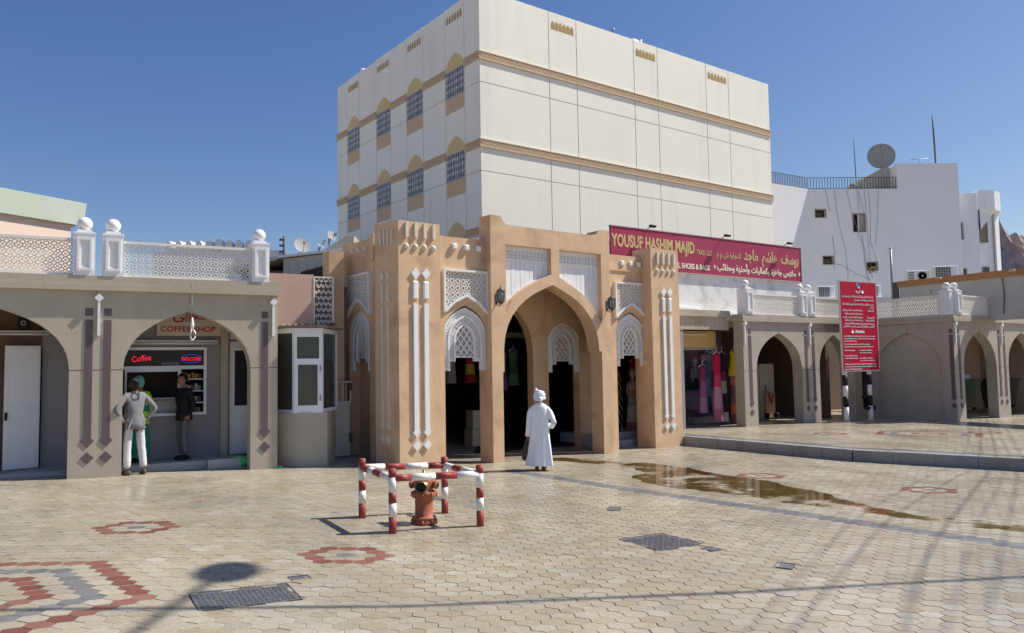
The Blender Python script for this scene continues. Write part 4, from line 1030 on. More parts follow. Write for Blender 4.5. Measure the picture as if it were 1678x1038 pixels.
# ------------------------------------------------------------------ main building
def main_building():
    P = (-1.09, 29.0); a = 53.4
    B = empty('apartment_building', (P[0], P[1], 0), az(a), 'big cream cube shaped building with ochre arched windows on its shaded side', 'building')
    W_, D_, H_ = 18.4, 13.05, 16.72
    M().box(.02, W_, .02, D_, 0, H_-.35).build('core', GROOVE, B)
    def panels(par, colsx, rows, skip=(), t=.02):
        for i in range(len(colsx)-1):
            for j, (z0, z1) in enumerate(rows):
                if (i, j) in skip: continue
                g = .018; m = M(); m.bevbox(colsx[i]+g, colsx[i+1]-g, 0, t+.01, z0+g, z1-g, .006); m.build('wall_panel', CREAM, par)
    rows = [(0, 3.2), (3.2, 6.15), (6.15, 7.12), (7.42, 9.58), (9.58, 10.50), (10.80, 13.03), (13.03, 13.92), (14.22, 16.72)]
    R_ = empty('sunny_side', (0, 0, 0), 0, parent=B)
    cx = [0, 3.47, 4.98, 8.40, 9.93, 13.34, 15.06, W_]
    panels(R_, cx, rows)
    def bands(par, L, lo, hi, segs):
        for z in (7.12, 10.50, 13.92):
            for a0, a1 in segs:
                m = M(); m.box(a0, a1, -.03, .01, z, z+.30); m.build('band', BAND, par)
                m = M(); 
                nb = int((a1-a0)/.17)
                for k in range(nb):
                    for r in range(3):
                        x = a0+(a1-a0)*(k+.5*(r % 2))/nb
                        if x+.14 < a1: m.box(x+.012, x+.145, -.05, -.03, z+.045+r*.075, z+.10+r*.075)
                m.build('brickwork', BANDL, par, kind='stuff')
                m = M(); m.box(a0, a1, -.065, .01, z+.275, z+.31); m.box(a0, a1, -.065, .01, z-.01, z+.025); m.build('moulding', mat('band moulding', (.66, .57, .42), .8, .05, 3, 0), par)
    bands(R_, W_, 0, 0, [(-.04, W_+.04)])
    nich = M(); q = .078; nich.prism([(-q, 0), (q, 0), (q, .2), (q*.7, .28), (0, .33), (-q*.7, .28), (-q, .2)], -.012, 0); nm = nich.mesh('niche', NICHED)
    nf = M(); nf.prism([(-q-.025, -.0), (q+.025, 0), (q+.025, .21), (q*.8, .31), (0, .37), (-q*.8, .31), (-q-.025, .21)], -.006, 0); nfm = nf.mesh('niche_frame', NICHE)
    for a0, a1 in ((3.47, 4.98), (8.4, 9.93), (13.34, 15.06)):
        for k in range(6):
            x = a0+.14+(a1-a0-.28)*(k+.5)/6
            f_ = inst('niche_frame', nfm, R_, (x, 0, 16.0)); inst('niche', nm, R_, (x, 0, 16.01))
    # shaded side: local x runs from the far end to the corner
    L_ = empty('shaded_side', (0, D_, 0), radians(-90), parent=B)
    ux = [0, 1.04, 2.47, 4.28, 5.73, 7.22, 8.65, 10.43, 11.85, D_]
    ux = sorted(D_-u for u in ux)
    bay = [1, 3, 5, 7]
    panels(L_, ux, rows, skip=[(i, j) for i in bay for j in range(2, 8)])
    fl = [(5.15, 0), (8.55, 1), (11.95, 2)]
    for i in bay:
        x0, x1 = ux[i]+.018, ux[i+1]-.018; xm = (x0+x1)/2
        # wall panel of the bay with window openings
        holes = []
        for zb in (5.48, 8.92, 12.33):
            holes.append([(x0+.01, zb), (x0+.01, zb+1.72)] + arch(x0+.01, x1-.01, zb+1.72, zb+2.40)[1:-1] + [(x1-.01, zb+1.72), (x1-.01, zb)])
        prev = 6.15
        for n_, (zb, top_) in enumerate(((5.48, 7.12+1.3), (8.92, 10.5+1.3), (12.33, H_))):
            z_lo = [3.2, 8.30, 11.7][n_]; z_hi = [8.30, 11.7, H_][n_]
            m = M(); m.prism([(x0, z_lo+.0), (x1, z_lo+.0), (x1, z_hi-.0), (x0, z_hi-.0)], 0, .03, [holes[n_]]); m.build('wall_panel', CREAM, L_)
            m = M(); m.box(x0+.012, x1-.012, .012, .03, zb, zb+.62); m.build('spandrel', BANDL, L_)
            m = M(); m.prism([(x0+.012, zb+1.72)] + arch(x0+.012, x1-.012, zb+1.72, zb+2.39)[1:-1] + [(x1-.012, zb+1.72)], .008, .03); m.build('arch_panel', NICHE, L_)
            wn_ = empty('window', parent=L_)
            M().box(x0+.03, x1-.03, .018, .024, zb+.64, zb+1.71).build('pane', PANEG, wn_)
            m = M(); frame(m, x0+.02, x1-.02, zb+.62, zb+1.74, .04, -.01, .02); m.box(xm-.02, xm+.02, -.005, .02, zb+.64, zb+1.72)
            m.build('window_frame', mat('window frame grey', (.45, .45, .43), .5, .05, 3, 0), wn_)
            m = M()
            for k in range(1, 4): m.box(x0+.02, x1-.02, -.03, -.02, zb+.62+k*.28, zb+.64+k*.28)
            for k in range(1, 8): m.box(x0+(x1-x0)*k/8-.008, x0+(x1-x0)*k/8+.008, -.035, -.025, zb+.6, zb+1.78)
            for k in (1, 3, 5, 7):
                for zz in (.9, 1.18, 1.46):
                    c = x0+(x1-x0)*k/8; bar(m, (c-.09, zb+zz-.09), (c+.09, zb+zz+.09), .014, -.03, -.02); bar(m, (c+.09, zb+zz-.09), (c-.09, zb+zz+.09), .014, -.03, -.02)
            m.build('grille', mat('grille pale', (.80, .80, .76), .5, .05, 3, 0), wn_)
        for k in range(6):
            x = x0+.10+(x1-x0-.2)*(k+.5)/6
            inst('niche', nm, L_, (x, 0, 16.05), scale=(.8, 1, 1))
    segs = []
    e = [0]+[D_-u for u in (11.85, 10.43, 8.65, 7.22, 5.73, 4.28, 2.47, 1.04)]+[D_]
    bands(L_, D_, 0, 0, [(e[0]-.03, e[1]), (e[2], e[3]), (e[4], e[5]), (e[6], e[7]), (e[8], e[9]-.0)])
    # roof and parapet rear
    M().box(.05, W_-.05, .05, D_-.05, H_-.35, H_-.3).build('roof', GREYW, B)
    M().box(.03, W_, D_-.2, D_, H_-.35, H_).build('parapet', CREAM, B); M().box(W_-.2, W_, .03, D_-.2, H_-.35, H_).build('parapet', CREAM, B)
    M().box(.03, .2, .2, D_-.2, H_-.35, H_-.02).build('parapet', CREAM, B); M().box(.2, W_-.2, .03, .2, H_-.35, H_-.02).build('parapet', CREAM, B)
    return B
MBd = main_building()
MBw = Matrix.Translation((-1.09, 29, 0)) @ Matrix.Rotation(az(53.4), 4, 'Z')
e = empty('water_tank', MBw @ Vector((9.3, .8, 16.7)), az(53), 'wrapped white tank poking over the roof edge of the big building', 'tank')
m = M(); m.ball((0, 0, .15), .42, 12, 8, sy=.6, sz=.9); m.tube([(.30, 0, .3), (.5, 0, .62)], [.14, .03], 6); m.build('cover', PLASTW, e); m = M(); m.box(-.9, -.2, -.1, .2, -.3, .12); m.build('block', WHITE_B, e)
e = empty('roof_pipe', MBw @ Vector((7.65, .5, 16.4)), az(53), 'thin bent vent pipe on the roof edge left of the wrapped tank', 'pipe')
m = M(); m.tube([(0, 0, 0), (0, 0, .75), (.1, 0, .78), (-.08, 0, .80)], .035, 6); m.build('pipe', STEEL, e)
e = empty('roof_dome', MBw @ Vector((.2, 10.4, 16.6)), az(53), 'small white rounded roof vent on the left edge of the big building', 'vent')
m = M(); m.ball((0, 0, .15), .2, 10, 6); m.build('vent_cap', WHITE_B, e)
# white wall strip just above the left bay
e = empty('awning_roof', Gmw @ Vector((-1.5, 1.9, 4.95)), az(GA), 'thin white roof edge behind the left bay of the gate', 'roof')
m = M(); m.prism([(0, 0), (1.5, .22), (1.5, .30), (0, .06)], 0, 3); m.build('roof_sheet', WHITE, e)

# ------------------------------------------------------------------ shop beside the gate, banner
SH = empty('clothes_shop', RAmw @ Vector((0, 0, 0)), az(55), 'open fronted clothes shop under a board clad canopy with peeling white wall above', 'shop')
M().box(-2.6, 4.6, 1.0, 1.2, 3.2, 5.05).build('upper_wall', WHITE_W, SH)
m = M(); m.prism([(-2.4, 3.66), (1.3, 3.58), (1.3, 3.66), (.6, 3.78), (-.3, 3.73), (-1.2, 3.86), (-2.4, 3.92)], .85, 1.0); m.build('rough_ledge', WHITE_W, SH)
m = M(); m.box(-2.5, -.05, .42, 1.0, 3.58, 3.78); m.build('canopy_cap', TAUPE, SH)
for k in range(11): M().box(-2.48+k*.222, -2.48+k*.222+.214, .50, .54, 3.17, 3.58).build('canopy_board', TAUPE, SH)
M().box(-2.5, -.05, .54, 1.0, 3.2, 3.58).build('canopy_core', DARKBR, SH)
M().box(-2.34, -2.14, .52, .72, -.2, 3.2).build('door_post', GREYW, SH)
M().box(-1.95, -.22, .9, .96, 2.62, 3.15).build('fascia_panel', YELLOWP, SH); M().box(-1.9, -.7, .86, .9, 3.02, 3.06).build('strip', TUBE, SH)
M().box(-1.95, -.22, .88, .96, 2.55, 2.615).build('shutter_rail', GREYW, SH)
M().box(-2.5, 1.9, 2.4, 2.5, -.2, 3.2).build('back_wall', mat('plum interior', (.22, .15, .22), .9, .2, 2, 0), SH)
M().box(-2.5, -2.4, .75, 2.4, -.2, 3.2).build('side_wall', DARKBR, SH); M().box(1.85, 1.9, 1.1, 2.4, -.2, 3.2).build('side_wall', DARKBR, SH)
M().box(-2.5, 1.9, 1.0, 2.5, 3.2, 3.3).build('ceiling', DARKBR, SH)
M().box(-2.5, 1.85, .45, 2.4, -.2, .15).build('floor', FLOORM, SH)
dk = empty('display_shelf', SH.matrix_world @ Vector((0, 0, 0)), 0, None); bpy.data.objects.remove(dk)
RA0 = RAmw
ds = empty('display_counter', RA0 @ Vector((-.25, 1.72, .15)), az(55), 'low display counter draped with lilac patterned cloth in the clothes shop', 'counter')
M().box(0, 1.35, 0, .6, .95, 1.10).build('counter_top', cloth('lilac cloth', (.30, .24, .40)), ds); M().box(.02, 1.33, .02, .55, .45, .95).build('drape', cloth('pale lilac', (.38, .36, .44)), ds)
m = M()
for k in range(12): m.prism([(.06+k*.108, .50), (.11+k*.108, .50), (.085+k*.108, .66)], .0, .02)
m.build('drape_border', cloth('violet', (.30, .12, .30)), ds); M().box(.02, 1.33, .1, .5, .0, .2).build('base', cloth('pale green base', (.45, .46, .38)), ds)
# banner
Bn = empty('shop_banner', RA0 @ Vector((-4.62, .93, 0)), az(55), 'long crimson shop banner YOUSUF HASHIM MAJID with gold English and Arabic letters', 'banner')
m = M(); m.box(0, 9.15, 0, .06, 4.98, 6.20); m.build('board', CRIM, Bn)
m = M(); m.box(-.02, 9.17, -.02, .08, 4.955, 4.98); m.box(-.02, 9.17, -.02, .08, 6.20, 6.225); m.box(9.15, 9.18, -.02, .08, 4.98, 6.20); m.build('board_frame', mat('banner frame', (.50, .42, .42), .5, .05, 3, 0), Bn)
text('lettering', 'YOUSUF HASHIM MAJID', Bn, GOLD, .02, -.003, 5.62, .50, 3.55, bold=.035)
text('lettering', 'TRAD. LLC', Bn, GOLD, 3.66, -.003, 5.60, .23, .72, bold=.012)
text('arabic_lettering', arabic('للتجارة ش م م'), Bn, GOLD, 4.62, -.003, 5.60, .26, 1.2, bold=.012)
text('arabic_lettering', arabic('يوسف  هاشم  مـاجد'.replace('ـ', '')), Bn, GOLD, 6.00, -.003, 5.58, .50, 3.0, bold=.03)
text('lettering', 'S, SHOES & BAGS', Bn, PALEL, 2.76, -.003, 5.12, .235, 1.50, bold=.03)
text('arabic_lettering', arabic('ملابس جاهزة وكماليات وأحذية وحقائب'), Bn, PALEL, 4.62, -.003, 5.16, .28, 4.20, bold=.03)
for x in (4.46, 8.98): text('dot', '*', Bn, PALEL, x, -.003, 5.10, .3, .1, bold=.02)
for k, x in enumerate((1.5, 4.9, 8.2)):
    e = empty('spot_lamp', RA0 @ Vector((-4.62+x, .80, 6.22)), az(55), ['leftmost of the three small black lamps on top of the crimson banner', 'middle one of the three small black lamps on top of the crimson banner', 'rightmost of the three small black lamps on top of the crimson banner'][k], 'spotlight', 'lamps on the crimson banner')
    m = M(); m.tube([(0, .15, 0), (0, -.1, .06)], .012, 5); m.build('arm', BLACK, e); m = M(); m.bevbox(-.12, .10, -.18, -.06, .02, .09, .02); m.build('lamp_head', BLACK, e)

# dresses and dress forms
def dress(loc, rz, h, cols, lab, wst=.13, hem=.22, sh=.19, hanger=True, form=False, group='dresses on display'):
    e = empty('dress_form' if form else 'hanging_dress', loc, rz, lab, 'mannequin' if form else 'dress', group)
    ms = [cloth('cloth '+str(c), c) for c in cols]; n = 22; seg = 28; m = M(); m.smooth = True
    prof_ = []
    for i in range(n+1):
        t = i/n; z = h*(1-t)
        if t < .06: r = sh*(.55+.45*t/.06)
        elif t < .28: r = sh+(wst-sh)*(t-.06)/.22
        else: r = wst+(hem-wst)*((t-.28)/.72)**.8
        prof_.append((r, z, t))
    vs = []; fs = []
    ph = random.random()*6
    for r, z, t in prof_:
        for k in range(seg):
            a = 2*pi*k/seg; f = 1+(.10*max(0, t-.3))*sin(a*7+ph)+.05*max(0, t-.3)*sin(a*13+ph*2)
            vs.append((r*cos(a)*f, r*.62*sin(a)*f, z))
    base = len(m.v); m.v += vs
    for i in range(n):
        for k in range(seg):
            a = i*seg+k; b = i*seg+(k+1) % seg
            m.f.append([base+a, base+a+seg, base+b+seg, base+b]); m.sm.append(True)
            m.mi.append(min(len(ms)-1, int((i+.5)/n*len(ms))))
    m.f.append([base+k for k in range(seg)]); m.sm.append(False); m.mi.append(0)
    m.build('gown', ms, e)
    if form:
        q = M(); q.lathe([(.04, h-.03), (.038, h+.08), (.05, h+.10), (.085, h+.17), (.095, h+.24), (.07, h+.32), (.01, h+.345)], seg=12); 
        q.tube([(-sh*.9, 0, h-.06), (-sh*1.15, .01, h-.28), (-sh*1.05, -.05, h-.5)], [.045, .035, .022], 8); q.tube([(sh*.9, 0, h-.06), (sh*1.15, .01, h-.28), (sh*1.05, -.05, h-.5)], [.045, .035, .022], 8); q.build('body_form', mat('mannequin pale', (.55, .45, .38), .5, .03, 3, 0), e)
    else:
        q = M(); q.tube([(-sh, 0, h-.03), (0, 0, h+.06), (sh, 0, h-.03)], .014, 6); q.tube([(0, 0, h+.06), (0, 0, h+.16), (.03, 0, h+.2)], .008, 5); q.build('hanger', WHITE, e)
    return e
def shp(x, y, z=.15): return RA0 @ Vector((x, y, z))
dress(shp(-.33, .80, .30), az(55), 2.15, [(.50, .01, .06), (.50, .01, .06), (.50, .05, .12), (.45, .22, .28), (.45, .22, .28), (.40, .12, .22)], 'long crimson dress fading to pink, leftmost of those hanging at the shop entrance', .13, .21, .16)
dress(shp(.10, .95, .25), az(55), 2.20, [(.02, .018, .03), (.02, .018, .03), (.25, .03, .06), (.35, .38, .33), (.02, .018, .03), (.02, .018, .03), (.40, .42, .36)], 'long black dress with pale bands hanging beside the crimson one', .13, .20, .17)
dress(shp(.58, .85, 1.70), az(55), .82, [(.72, .55, .02), (.72, .58, .04)], 'short bright yellow dress hanging above the orange patterned one', .13, .24, .17)
dress(shp(.60, .88, .22), az(55), 1.45, [(.62, .17, .07), (.20, .10, .12), (.22, .12, .13), (.60, .17, .08), (.20, .06, .08)], 'orange and plum patterned dress hanging under the yellow one', .15, .21, .18)
dress(shp(.36, 2.0, 1.26), az(55), .85, [(.40, .03, .06), (.35, .04, .1)], 'red dress on a mannequin standing on the lilac counter', .12, .19, .16, form=True)
dress(shp(-.02, 2.0, 1.26), az(55), .75, [(.30, .32, .33), (.03, .03, .05)], 'grey and black outfit on a mannequin at the left side of the lilac counter', .12, .17, .15, form=True)
m_ = Gmw @ Vector((4.92, 1.45, 0))
dress((3.42, 22.35, .24), az(GA), 1.42, [(.60, .45, .40), (.48, .26, .14), (.42, .40, .44), (.62, .58, .50), (.60, .55, .48), (.35, .12, .16)], 'long flowered gown on a mannequin in the right side opening of the gate', .14, .24, .19, form=True)
dress((3.55, 22.75, 1.5), az(GA), .75, [(.45, .01, .10), (.50, .03, .16), (.06, .05, .2)], 'magenta blouse hanging behind the gowned mannequin in the gate', .15, .19, .18)
dress(Gmw @ Vector((3.35, 3.0, 1.05)), az(GA), .75, [(.55, .48, .10), (.35, .32, .18)], 'small yellow dress hanging in the dark inside the gate', .10, .16, .12)
clo = [((-.62, 1.15, .55), 1.5, [(.22, .04, .10), (.30, .10, .20), (.35, .20, .30)], 'plum and pink gown on the rail, left of the long crimson dress'),
 ((-.10, 1.45, .5), 1.7, [(.10, .20, .30), (.30, .30, .42), (.10, .12, .2)], 'blue grey gown partly hidden behind the crimson and black dresses'),
 ((.36, 1.35, .3), 1.8, [(.35, .30, .22), (.30, .05, .08), (.4, .3, .2)], 'beige and red gown between the black dress and the yellow one'),
 ((.85, 2.2, 1.2), 1.3, [(.25, .22, .30), (.12, .10, .18)], 'violet grey garment hanging at the back of the clothes shop beside the red mannequin'),
 ((1.15, 2.2, 1.3), 1.2, [(.35, .20, .30), (.20, .05, .15)], 'pink and purple garment hanging at the back of the clothes shop'),
 ((-.35, 2.25, 1.3), 1.2, [(.40, .36, .30), (.10, .10, .16)], 'cream topped garment at the far left back of the clothes shop')]
for (x, y, z), h, c, lb in clo: dress(shp(x, y, z), az(55), h, c, lb, .12, .19, .16)
hall = [(-.4, 3.2, 1.5, (.28, .06, .10), 'wine red'), (.0, 3.5, 1.4, (.10, .12, .25), 'navy'), (.35, 3.3, 1.6, (.35, .32, .25), 'beige'), (2.2, 3.0, 1.5, (.25, .10, .25), 'purple'), (2.9, 3.4, 1.6, (.10, .25, .12), 'green'), (3.8, 3.2, 1.5, (.35, .12, .16), 'rose')]
for x, y, z, c, cn in hall: dress(Gmw @ Vector((x, y, z)), az(GA), 1.0, [c, tuple(v*.6 for v in c), c], '%s garment hanging in the dim hall behind the gate' % cn, .12, .18, .16)
for k, (x, y, z, c, lb) in enumerate(((.75, 4.2, 1.5, [(.20, .02, .05), (.15, .02, .05)], 'dark red garment hanging high in the dark hall, left of the white one'), (1.2, 4.0, 1.7, [(.35, .30, .30), (.3, .28, .3)], 'greyish white garment hanging high in the dark gate hall'), (1.7, 3.8, 1.7, [(.30, .02, .03), (.45, .35, .05), (.3, .02, .03)], 'red and yellow striped garment hanging high in the gate hall'))):
    dress(Gmw @ Vector((x, y, z)), az(GA), .75, c, lb, .13, .17, .15)
for k, (x, y, lb) in enumerate(((1.35, 3.2, 'pale carton standing on the floor inside the big arch'),)):
    m = M(); m.bevbox(0, .7, 0, .4, 0, .45, .01); m.bevbox(.05, .66, .05, .38, .46, .95, .01); o = m.build('carton', CARD); tag(o, lb, 'box'); place(o, Gmw, x, y, .02)
m = M(); m.box(-2, 5.5, 0, .05, 0, .16); o = m.build('strip_light', TUBE); tag(o, 'pale horizontal light fitting high in the dark hall behind the arch', 'strip light'); place(o, Gmw, -.2, 4.6, 3.0)

# ------------------------------------------------------------------ white building on the right
WB = empty('white_building', (14.99, 44.0, 0), 0, 'white rendered house with small window holes, roof railing and trailing cables', 'building')
def wseg(name, p, q, zt, holes=(), matl=WHITE_B, t=.35, zb=0):
    a = Vector(p); b = Vector(q); L = (b-a).length
    e = empty(name, (p[0]-14.99, p[1]-44, 0), atan2(b.y-a.y, b.x-a.x), parent=WB)
    m = M(); top_ = [(L, zt), (0, zt)] if not isinstance(zt, (list,)) else zt
    m.prism([(0, zb), (L, zb)]+top_, 0, t, holes); m.build('wall', matl, e)
    return e, L
P1, P2 = (14.99-.3, 44-.17), (17.82, 45.75)
wseg('lit_wing', P1, P2, 12.40)
def R4(x0, x1, z0, z1): return [(x0, z0), (x1, z0), (x1, z1), (x0, z1)]
ops = [R4(.34, .96, 10.68, 11.14), R4(2.61, 3.33, 9.80, 10.86), R4(.70, 1.30, 7.87, 8.34), R4(3.33, 3.96, 7.47, 7.95)]
e2, L2 = wseg('shaded_wall', (17.82, 45.75), (26.97, 46.07), [(9.15, 13.9), (5.42, 13.9), (5.42, 12.38), (0, 12.38)], ops)
dw = mat('unit slats', (.10, .09, .07), .7, .2, 12, .1)
for i, o in enumerate(ops):
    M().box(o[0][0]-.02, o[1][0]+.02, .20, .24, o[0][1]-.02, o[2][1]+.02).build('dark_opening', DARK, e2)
    m = M(); frame(m, o[0][0]-.035, o[1][0]+.035, o[0][1]-.035, o[2][1]+.035, .045, -.03, .05); m.build('opening_frame', mat('worn frame', (.30, .26, .18), .8, .2, 5, .1), e2)
M().box(2.98, 3.33, .08, .12, 9.80, 10.86).build('shutter', mat('sun faded shutter', (.38, .35, .30), .7, .08, 3, .05), e2); M().box(2.93, 2.98, .06, .12, 9.80, 10.86).build('shutter_edge', ALU, e2)
M().box(.44, .80, .1, .3, 10.70, 11.0).build('old_unit', dw, e2); M().box(.80, 1.2, .1, .3, 7.9, 8.2).build('old_unit', dw, e2)
m = M()
for k in range(30):
    x = random.uniform(3.42, 3.9); z = random.uniform(7.40, 7.75)-abs(x-3.66)*.5; s_ = .05; m.add([(x-s_, -.03, z), (x+s_, -.06, z+.02), (x, -.02, z-.1)], [(0, 1, 2)])
m.build('dry_nest', mat('dry grass', (.30, .26, .13), .9, .2, 9, .1), e2)
# stains under the openings are flat dirt on the render
m = M()
for pth in ([(1.56, 12.3), (1.62, 11.2), (1.75, 10.2), (2.05, 8.8), (2.15, 7.4), (2.1, 6.4)], [(2.30, 12.3), (2.42, 11.5), (2.72, 10.4), (2.9, 9.6), (3.2, 8.9), (3.3, 7.2), (3.5, 6.3)], [(2.95, 12.3), (2.98, 11.4), (2.98, 10.9)], [(3.0, 12.2), (3.15, 11.5), (3.28, 10.9)], [(3.35, 12.3), (3.4, 11.2), (3.46, 9.5), (3.5, 8.2), (3.6, 7.0)], [(3.62, 12.3), (3.66, 11), (3.6, 9.2), (3.9, 8.1), (4.0, 7.9)], [(4.2, 12.3), (4.15, 11.2), (4.05, 10.3), (3.9, 9.0)], [(1.0, 12.3), (1.1, 11.8), (1.2, 11.0)], [(0.9, 8.0), (1.8, 7.8), (2.6, 7.3), (3.5, 6.9)], [(3.1, 9.7), (3.15, 8.8), (3.2, 7.8), (3.4, 6.6)], [(1.3, 9.6), (1.4, 8.6), (1.35, 7.6)]):
    m.tube([(x, -.03, z) for x, z in pth], .010, 4)
m.build('trailing_cables', mat('cable grey', (.30, .30, .30), .7, .1, 3, 0), e2)
# body of the block, roof room
m = M(); m.flat([(15.2-14.99, 44.2-44), (17.82-14.99, 46.0-44), (26.7-14.99, 46.3-44), (26.9-14.99, 60-44), (10-14.99, 60-44)], 0, 12.2); m.build('house_body', WHITE_B, WB)
m = M(); m.box(5.46, 9.1, .35, 4.0, 12, 13.85); m.build('roof_room', WHITE_B, e2)
M().prism if 0 else None
m = M(); m.add([(3.8, .9, 12.2), (5.42, .9, 12.2), (5.42, .9, 13.95), (5.0, .9, 13.85), (3.8, .9, 13.25), (3.8, 3, 12.2), (5.42, 3, 12.2), (5.42, 3, 13.95), (5.0, 3, 13.85), (3.8, 3, 13.25)], [(0, 1, 2, 3, 4), (9, 8, 7, 6, 5), (0, 4, 9, 5), (4, 3, 8, 9), (3, 2, 7, 8)]); m.build('stair_head', mat('raw render', (.47, .45, .40), .9, .06, 1, .1), e2)
def railing(name, p, q, z, h, step, par=None, lab=None):
    a = Vector(p); b = Vector(q); L = (b-a).length
    e = empty(name, (p[0], p[1], z), atan2(b.y-a.y, b.x-a.x), lab, 'railing')
    M().box(0, L, -.015, .015, h-.03, h).build('rail', DARKM, e); M().box(0, L, -.012, .012, .06, .085).build('rail', DARKM, e)
    n = int(L/step); bm = M().box(-.014, .014, -.014, .014, 0, h-.03).mesh('baluster', DARKM)
    for k in range(n+1): inst('baluster', bm, e, (L*k/n, 0, 0))
    return e
railing('roof_railing', (14.9, 44.1), (17.85, 45.9), 12.38, .74, .15, lab='black roof railing running down the lit left wing of the white house')
railing('roof_railing', (17.85, 45.9), (23.2, 46.1), 12.38, .74, .17, lab='long black roof railing along the shaded front of the white house')
e = empty('roof_railing_base', (0, 0, 0)); bpy.data.objects.remove(e)
m = M(); m.box(.8, 3.1, 1.6, 2.2, 12.3, 12.75); m.build('low_roof_wall', mat('raw render', (.47, .45, .40), .9, .06, 1, .1), e2)
m = M(); m.lathe([(.22, 12.38), (.24, 12.8), (.18, 12.95), (.05, 13.0)], (3.3, 1.2, 0), 10); m.build('roof_tank', GREYW, e2)
railing('roof_railing', (27.0, 47.0), (28.9, 49.8), 12.0, .75, .14, lab='short black roof railing above the round white bay at right')
# right hand bays
wseg('lit_return', (26.97, 46.07), (27.35, 47.6), 12.08)
e3, L3 = wseg('recessed_bay', (27.12, 46.7), (28.45, 46.75), 12.2, [R4(.02, .40, 9.35, 10.42), R4(.1, .5, 6.2, 7.6)])
M().box(-.02, .6, .2, .24, 6, 10.6).build('glass', GLASSG, e3)
e4, L4 = wseg('round_bay', (28.45, 46.75), (30.9, 49.2), 0.1)
def wl(pts): return [(x-14.99, y-44) for x, y in pts]
m = M(); m.flat(wl([(28.40, 46.62), (28.9, 46.55), (29.5, 46.75), (30.1, 47.2), (30.5, 47.8), (30.6, 48.6), (30.5, 50.5), (28.2, 50.5)]), 11.15, 12.33); m.build('curved_parapet', WHITE_B, WB)
m = M(); m.flat(wl([(28.10, 46.85), (28.40, 46.80), (28.50, 47.4), (28.2, 50)]), 0, 12.2); m.build('bay_pier', WHITE_B, WB)
m = M(); m.flat(wl([(28.5, 47.15), (29.15, 47.30), (29.9, 47.75), (30.2, 48.4), (30.2, 50), (28.5, 50)]), 0, 11.15); m.build('bay_wall', WHITE_B, WB)
m = M(); m.flat(wl([(29.95, 47.55), (30.45, 47.95), (30.5, 50), (30.1, 50)]), 0, 11.2); m.build('bay_pier', WHITE_B, WB)
# curved soffit dropping from the parapet to the bay wall
so_ = M(); n_ = 8; V_ = []
for i_ in range(n_+1):
    t_ = i_/n_; zz = 11.18-1.25*(1-sin(t_*pi/2)); zi = 11.18
    px_ = 28.5+1.75*t_; py_ = 46.66+.05*t_+1.0*t_*t_
    V_ += [(px_-14.99, py_-44, 11.2), (px_-14.99, py_-44, zz), (px_-14.99, py_+.5-44, zz-.1)]
so_.add(V_, [f for i_ in range(n_) for f in ((3*i_, 3*i_+1, 3*i_+4, 3*i_+3), (3*i_+1, 3*i_+2, 3*i_+5, 3*i_+4))]); so_.build('arched_hood', WHITE_B, WB)
ew = empty('bay_window', (28.70-14.99, 47.02-44, 0), radians(15), parent=WB)
M().box(.0, .52, .02, .04, 9.25, 10.45).build('glass', mat('mottled amber glass', (.25, .20, .11), .3, .4, 4, .2), ew); m = M(); frame(m, -.03, .55, 9.2, 10.5, .05, -.02, .06); m.build('window_frame', GREYW, ew)  # brownish yellow pane with mottled tone
M().box(.05, .55, .02, .04, 6.0, 7.7).build('glass', GLASSG, ew)
# satellite dish and antennas on the roof room
e = dish((22.2, 45.7, 14.25), .78, radians(-18), radians(-6), 'large grey mesh satellite dish on the roof of the white house', .9)
m = M()
for k in range(8):
    a = k*pi/4; m.tube([(.05*cos(a), -.02, .05*sin(a)), (.76*cos(a), -.16, .76*sin(a))], .014, 4)
m.build('rib', DARKM, e)
for (p, h, r, lb) in (((22.15, 49, 13.0), 3.4, .03, 'thin tall aerial pole behind the roof railing of the white house'), ((26.17, 47, 13.8), 3.35, .055, 'thick dark pole standing on the roof room of the white house')):
    e = empty('aerial_pole', p, 0, lb, 'pole'); m = M(); m.tube([(0, 0, 0), (-.02, 0, h*.6), (-.05, 0, h)], [r, r*.9, r*.7], 6); m.build('pole', DARKM, e)
e = empty('aerial', (25.0, 46.6, 13.8), 0, 'small tee shaped television aerial on the roof room', 'antenna'); m = M(); m.tube([(0, 0, 0), (0, 0, .50)], .02, 5); m.tube([(-.55, 0, .50), (.35, -.3, .46)], .02, 5); m.build('aerial_bar', STEEL, e)
# coping wall behind the right arcade, with spouts and machines
Wc = empty('coping_wall', (15.55, 31, 0), atan2(27-31, 17.93-15.47), 'grey boundary wall with brown coping behind the arcade parapet', 'wall')
M().box(0, 9, 0, .3, 3.5, 5.03).build('wall', CONC, Wc); M().box(-.05, 9, -.05, .35, 5.03, 5.27).build('coping', TILEW, Wc)
m = M()
for x in (1.75, 4.35):
    m2 = M(); m2.tube([(x, -.4, 5.20), (x, .2, 5.20)], .05, 8); m2.build('spout', mat('clay spout', (.55, .36, .24), .8, .1, 3, 0), Wc)
for x in (3.9, 5.0): m2 = M(); m2.tube([(x, -.03, 5.0), (x+.04, -.03, 4.4), (x-.02, -.03, 3.7)], .018, 5); m2.build('cable', DARKM, Wc)
m2 = M(); m2.ball((1.2, -.05, 4.75), .09, 8, 6, sy=.4); m2.build('meter', CARD, Wc)
M().box(-.30, -.05, -.05, .05, 3.6, 5.25).build('dark_post', DARKM, Wc)
e = empty('pipe_mast', (15.35, 31.2, 3.6), 0, 'grey vertical pipe rising in front of the white house', 'pipe'); m = M(); m.tube([(0, 0, 0), (.02, 0, 3.0)], .045, 8); m.tube([(0, 0, 3.0), (-.1, 0, 3.08)], .02, 5); m.tube([(0, 0, 3.0), (.1, 0, 3.06)], .02, 5); m.build('pipe', STEEL, e)
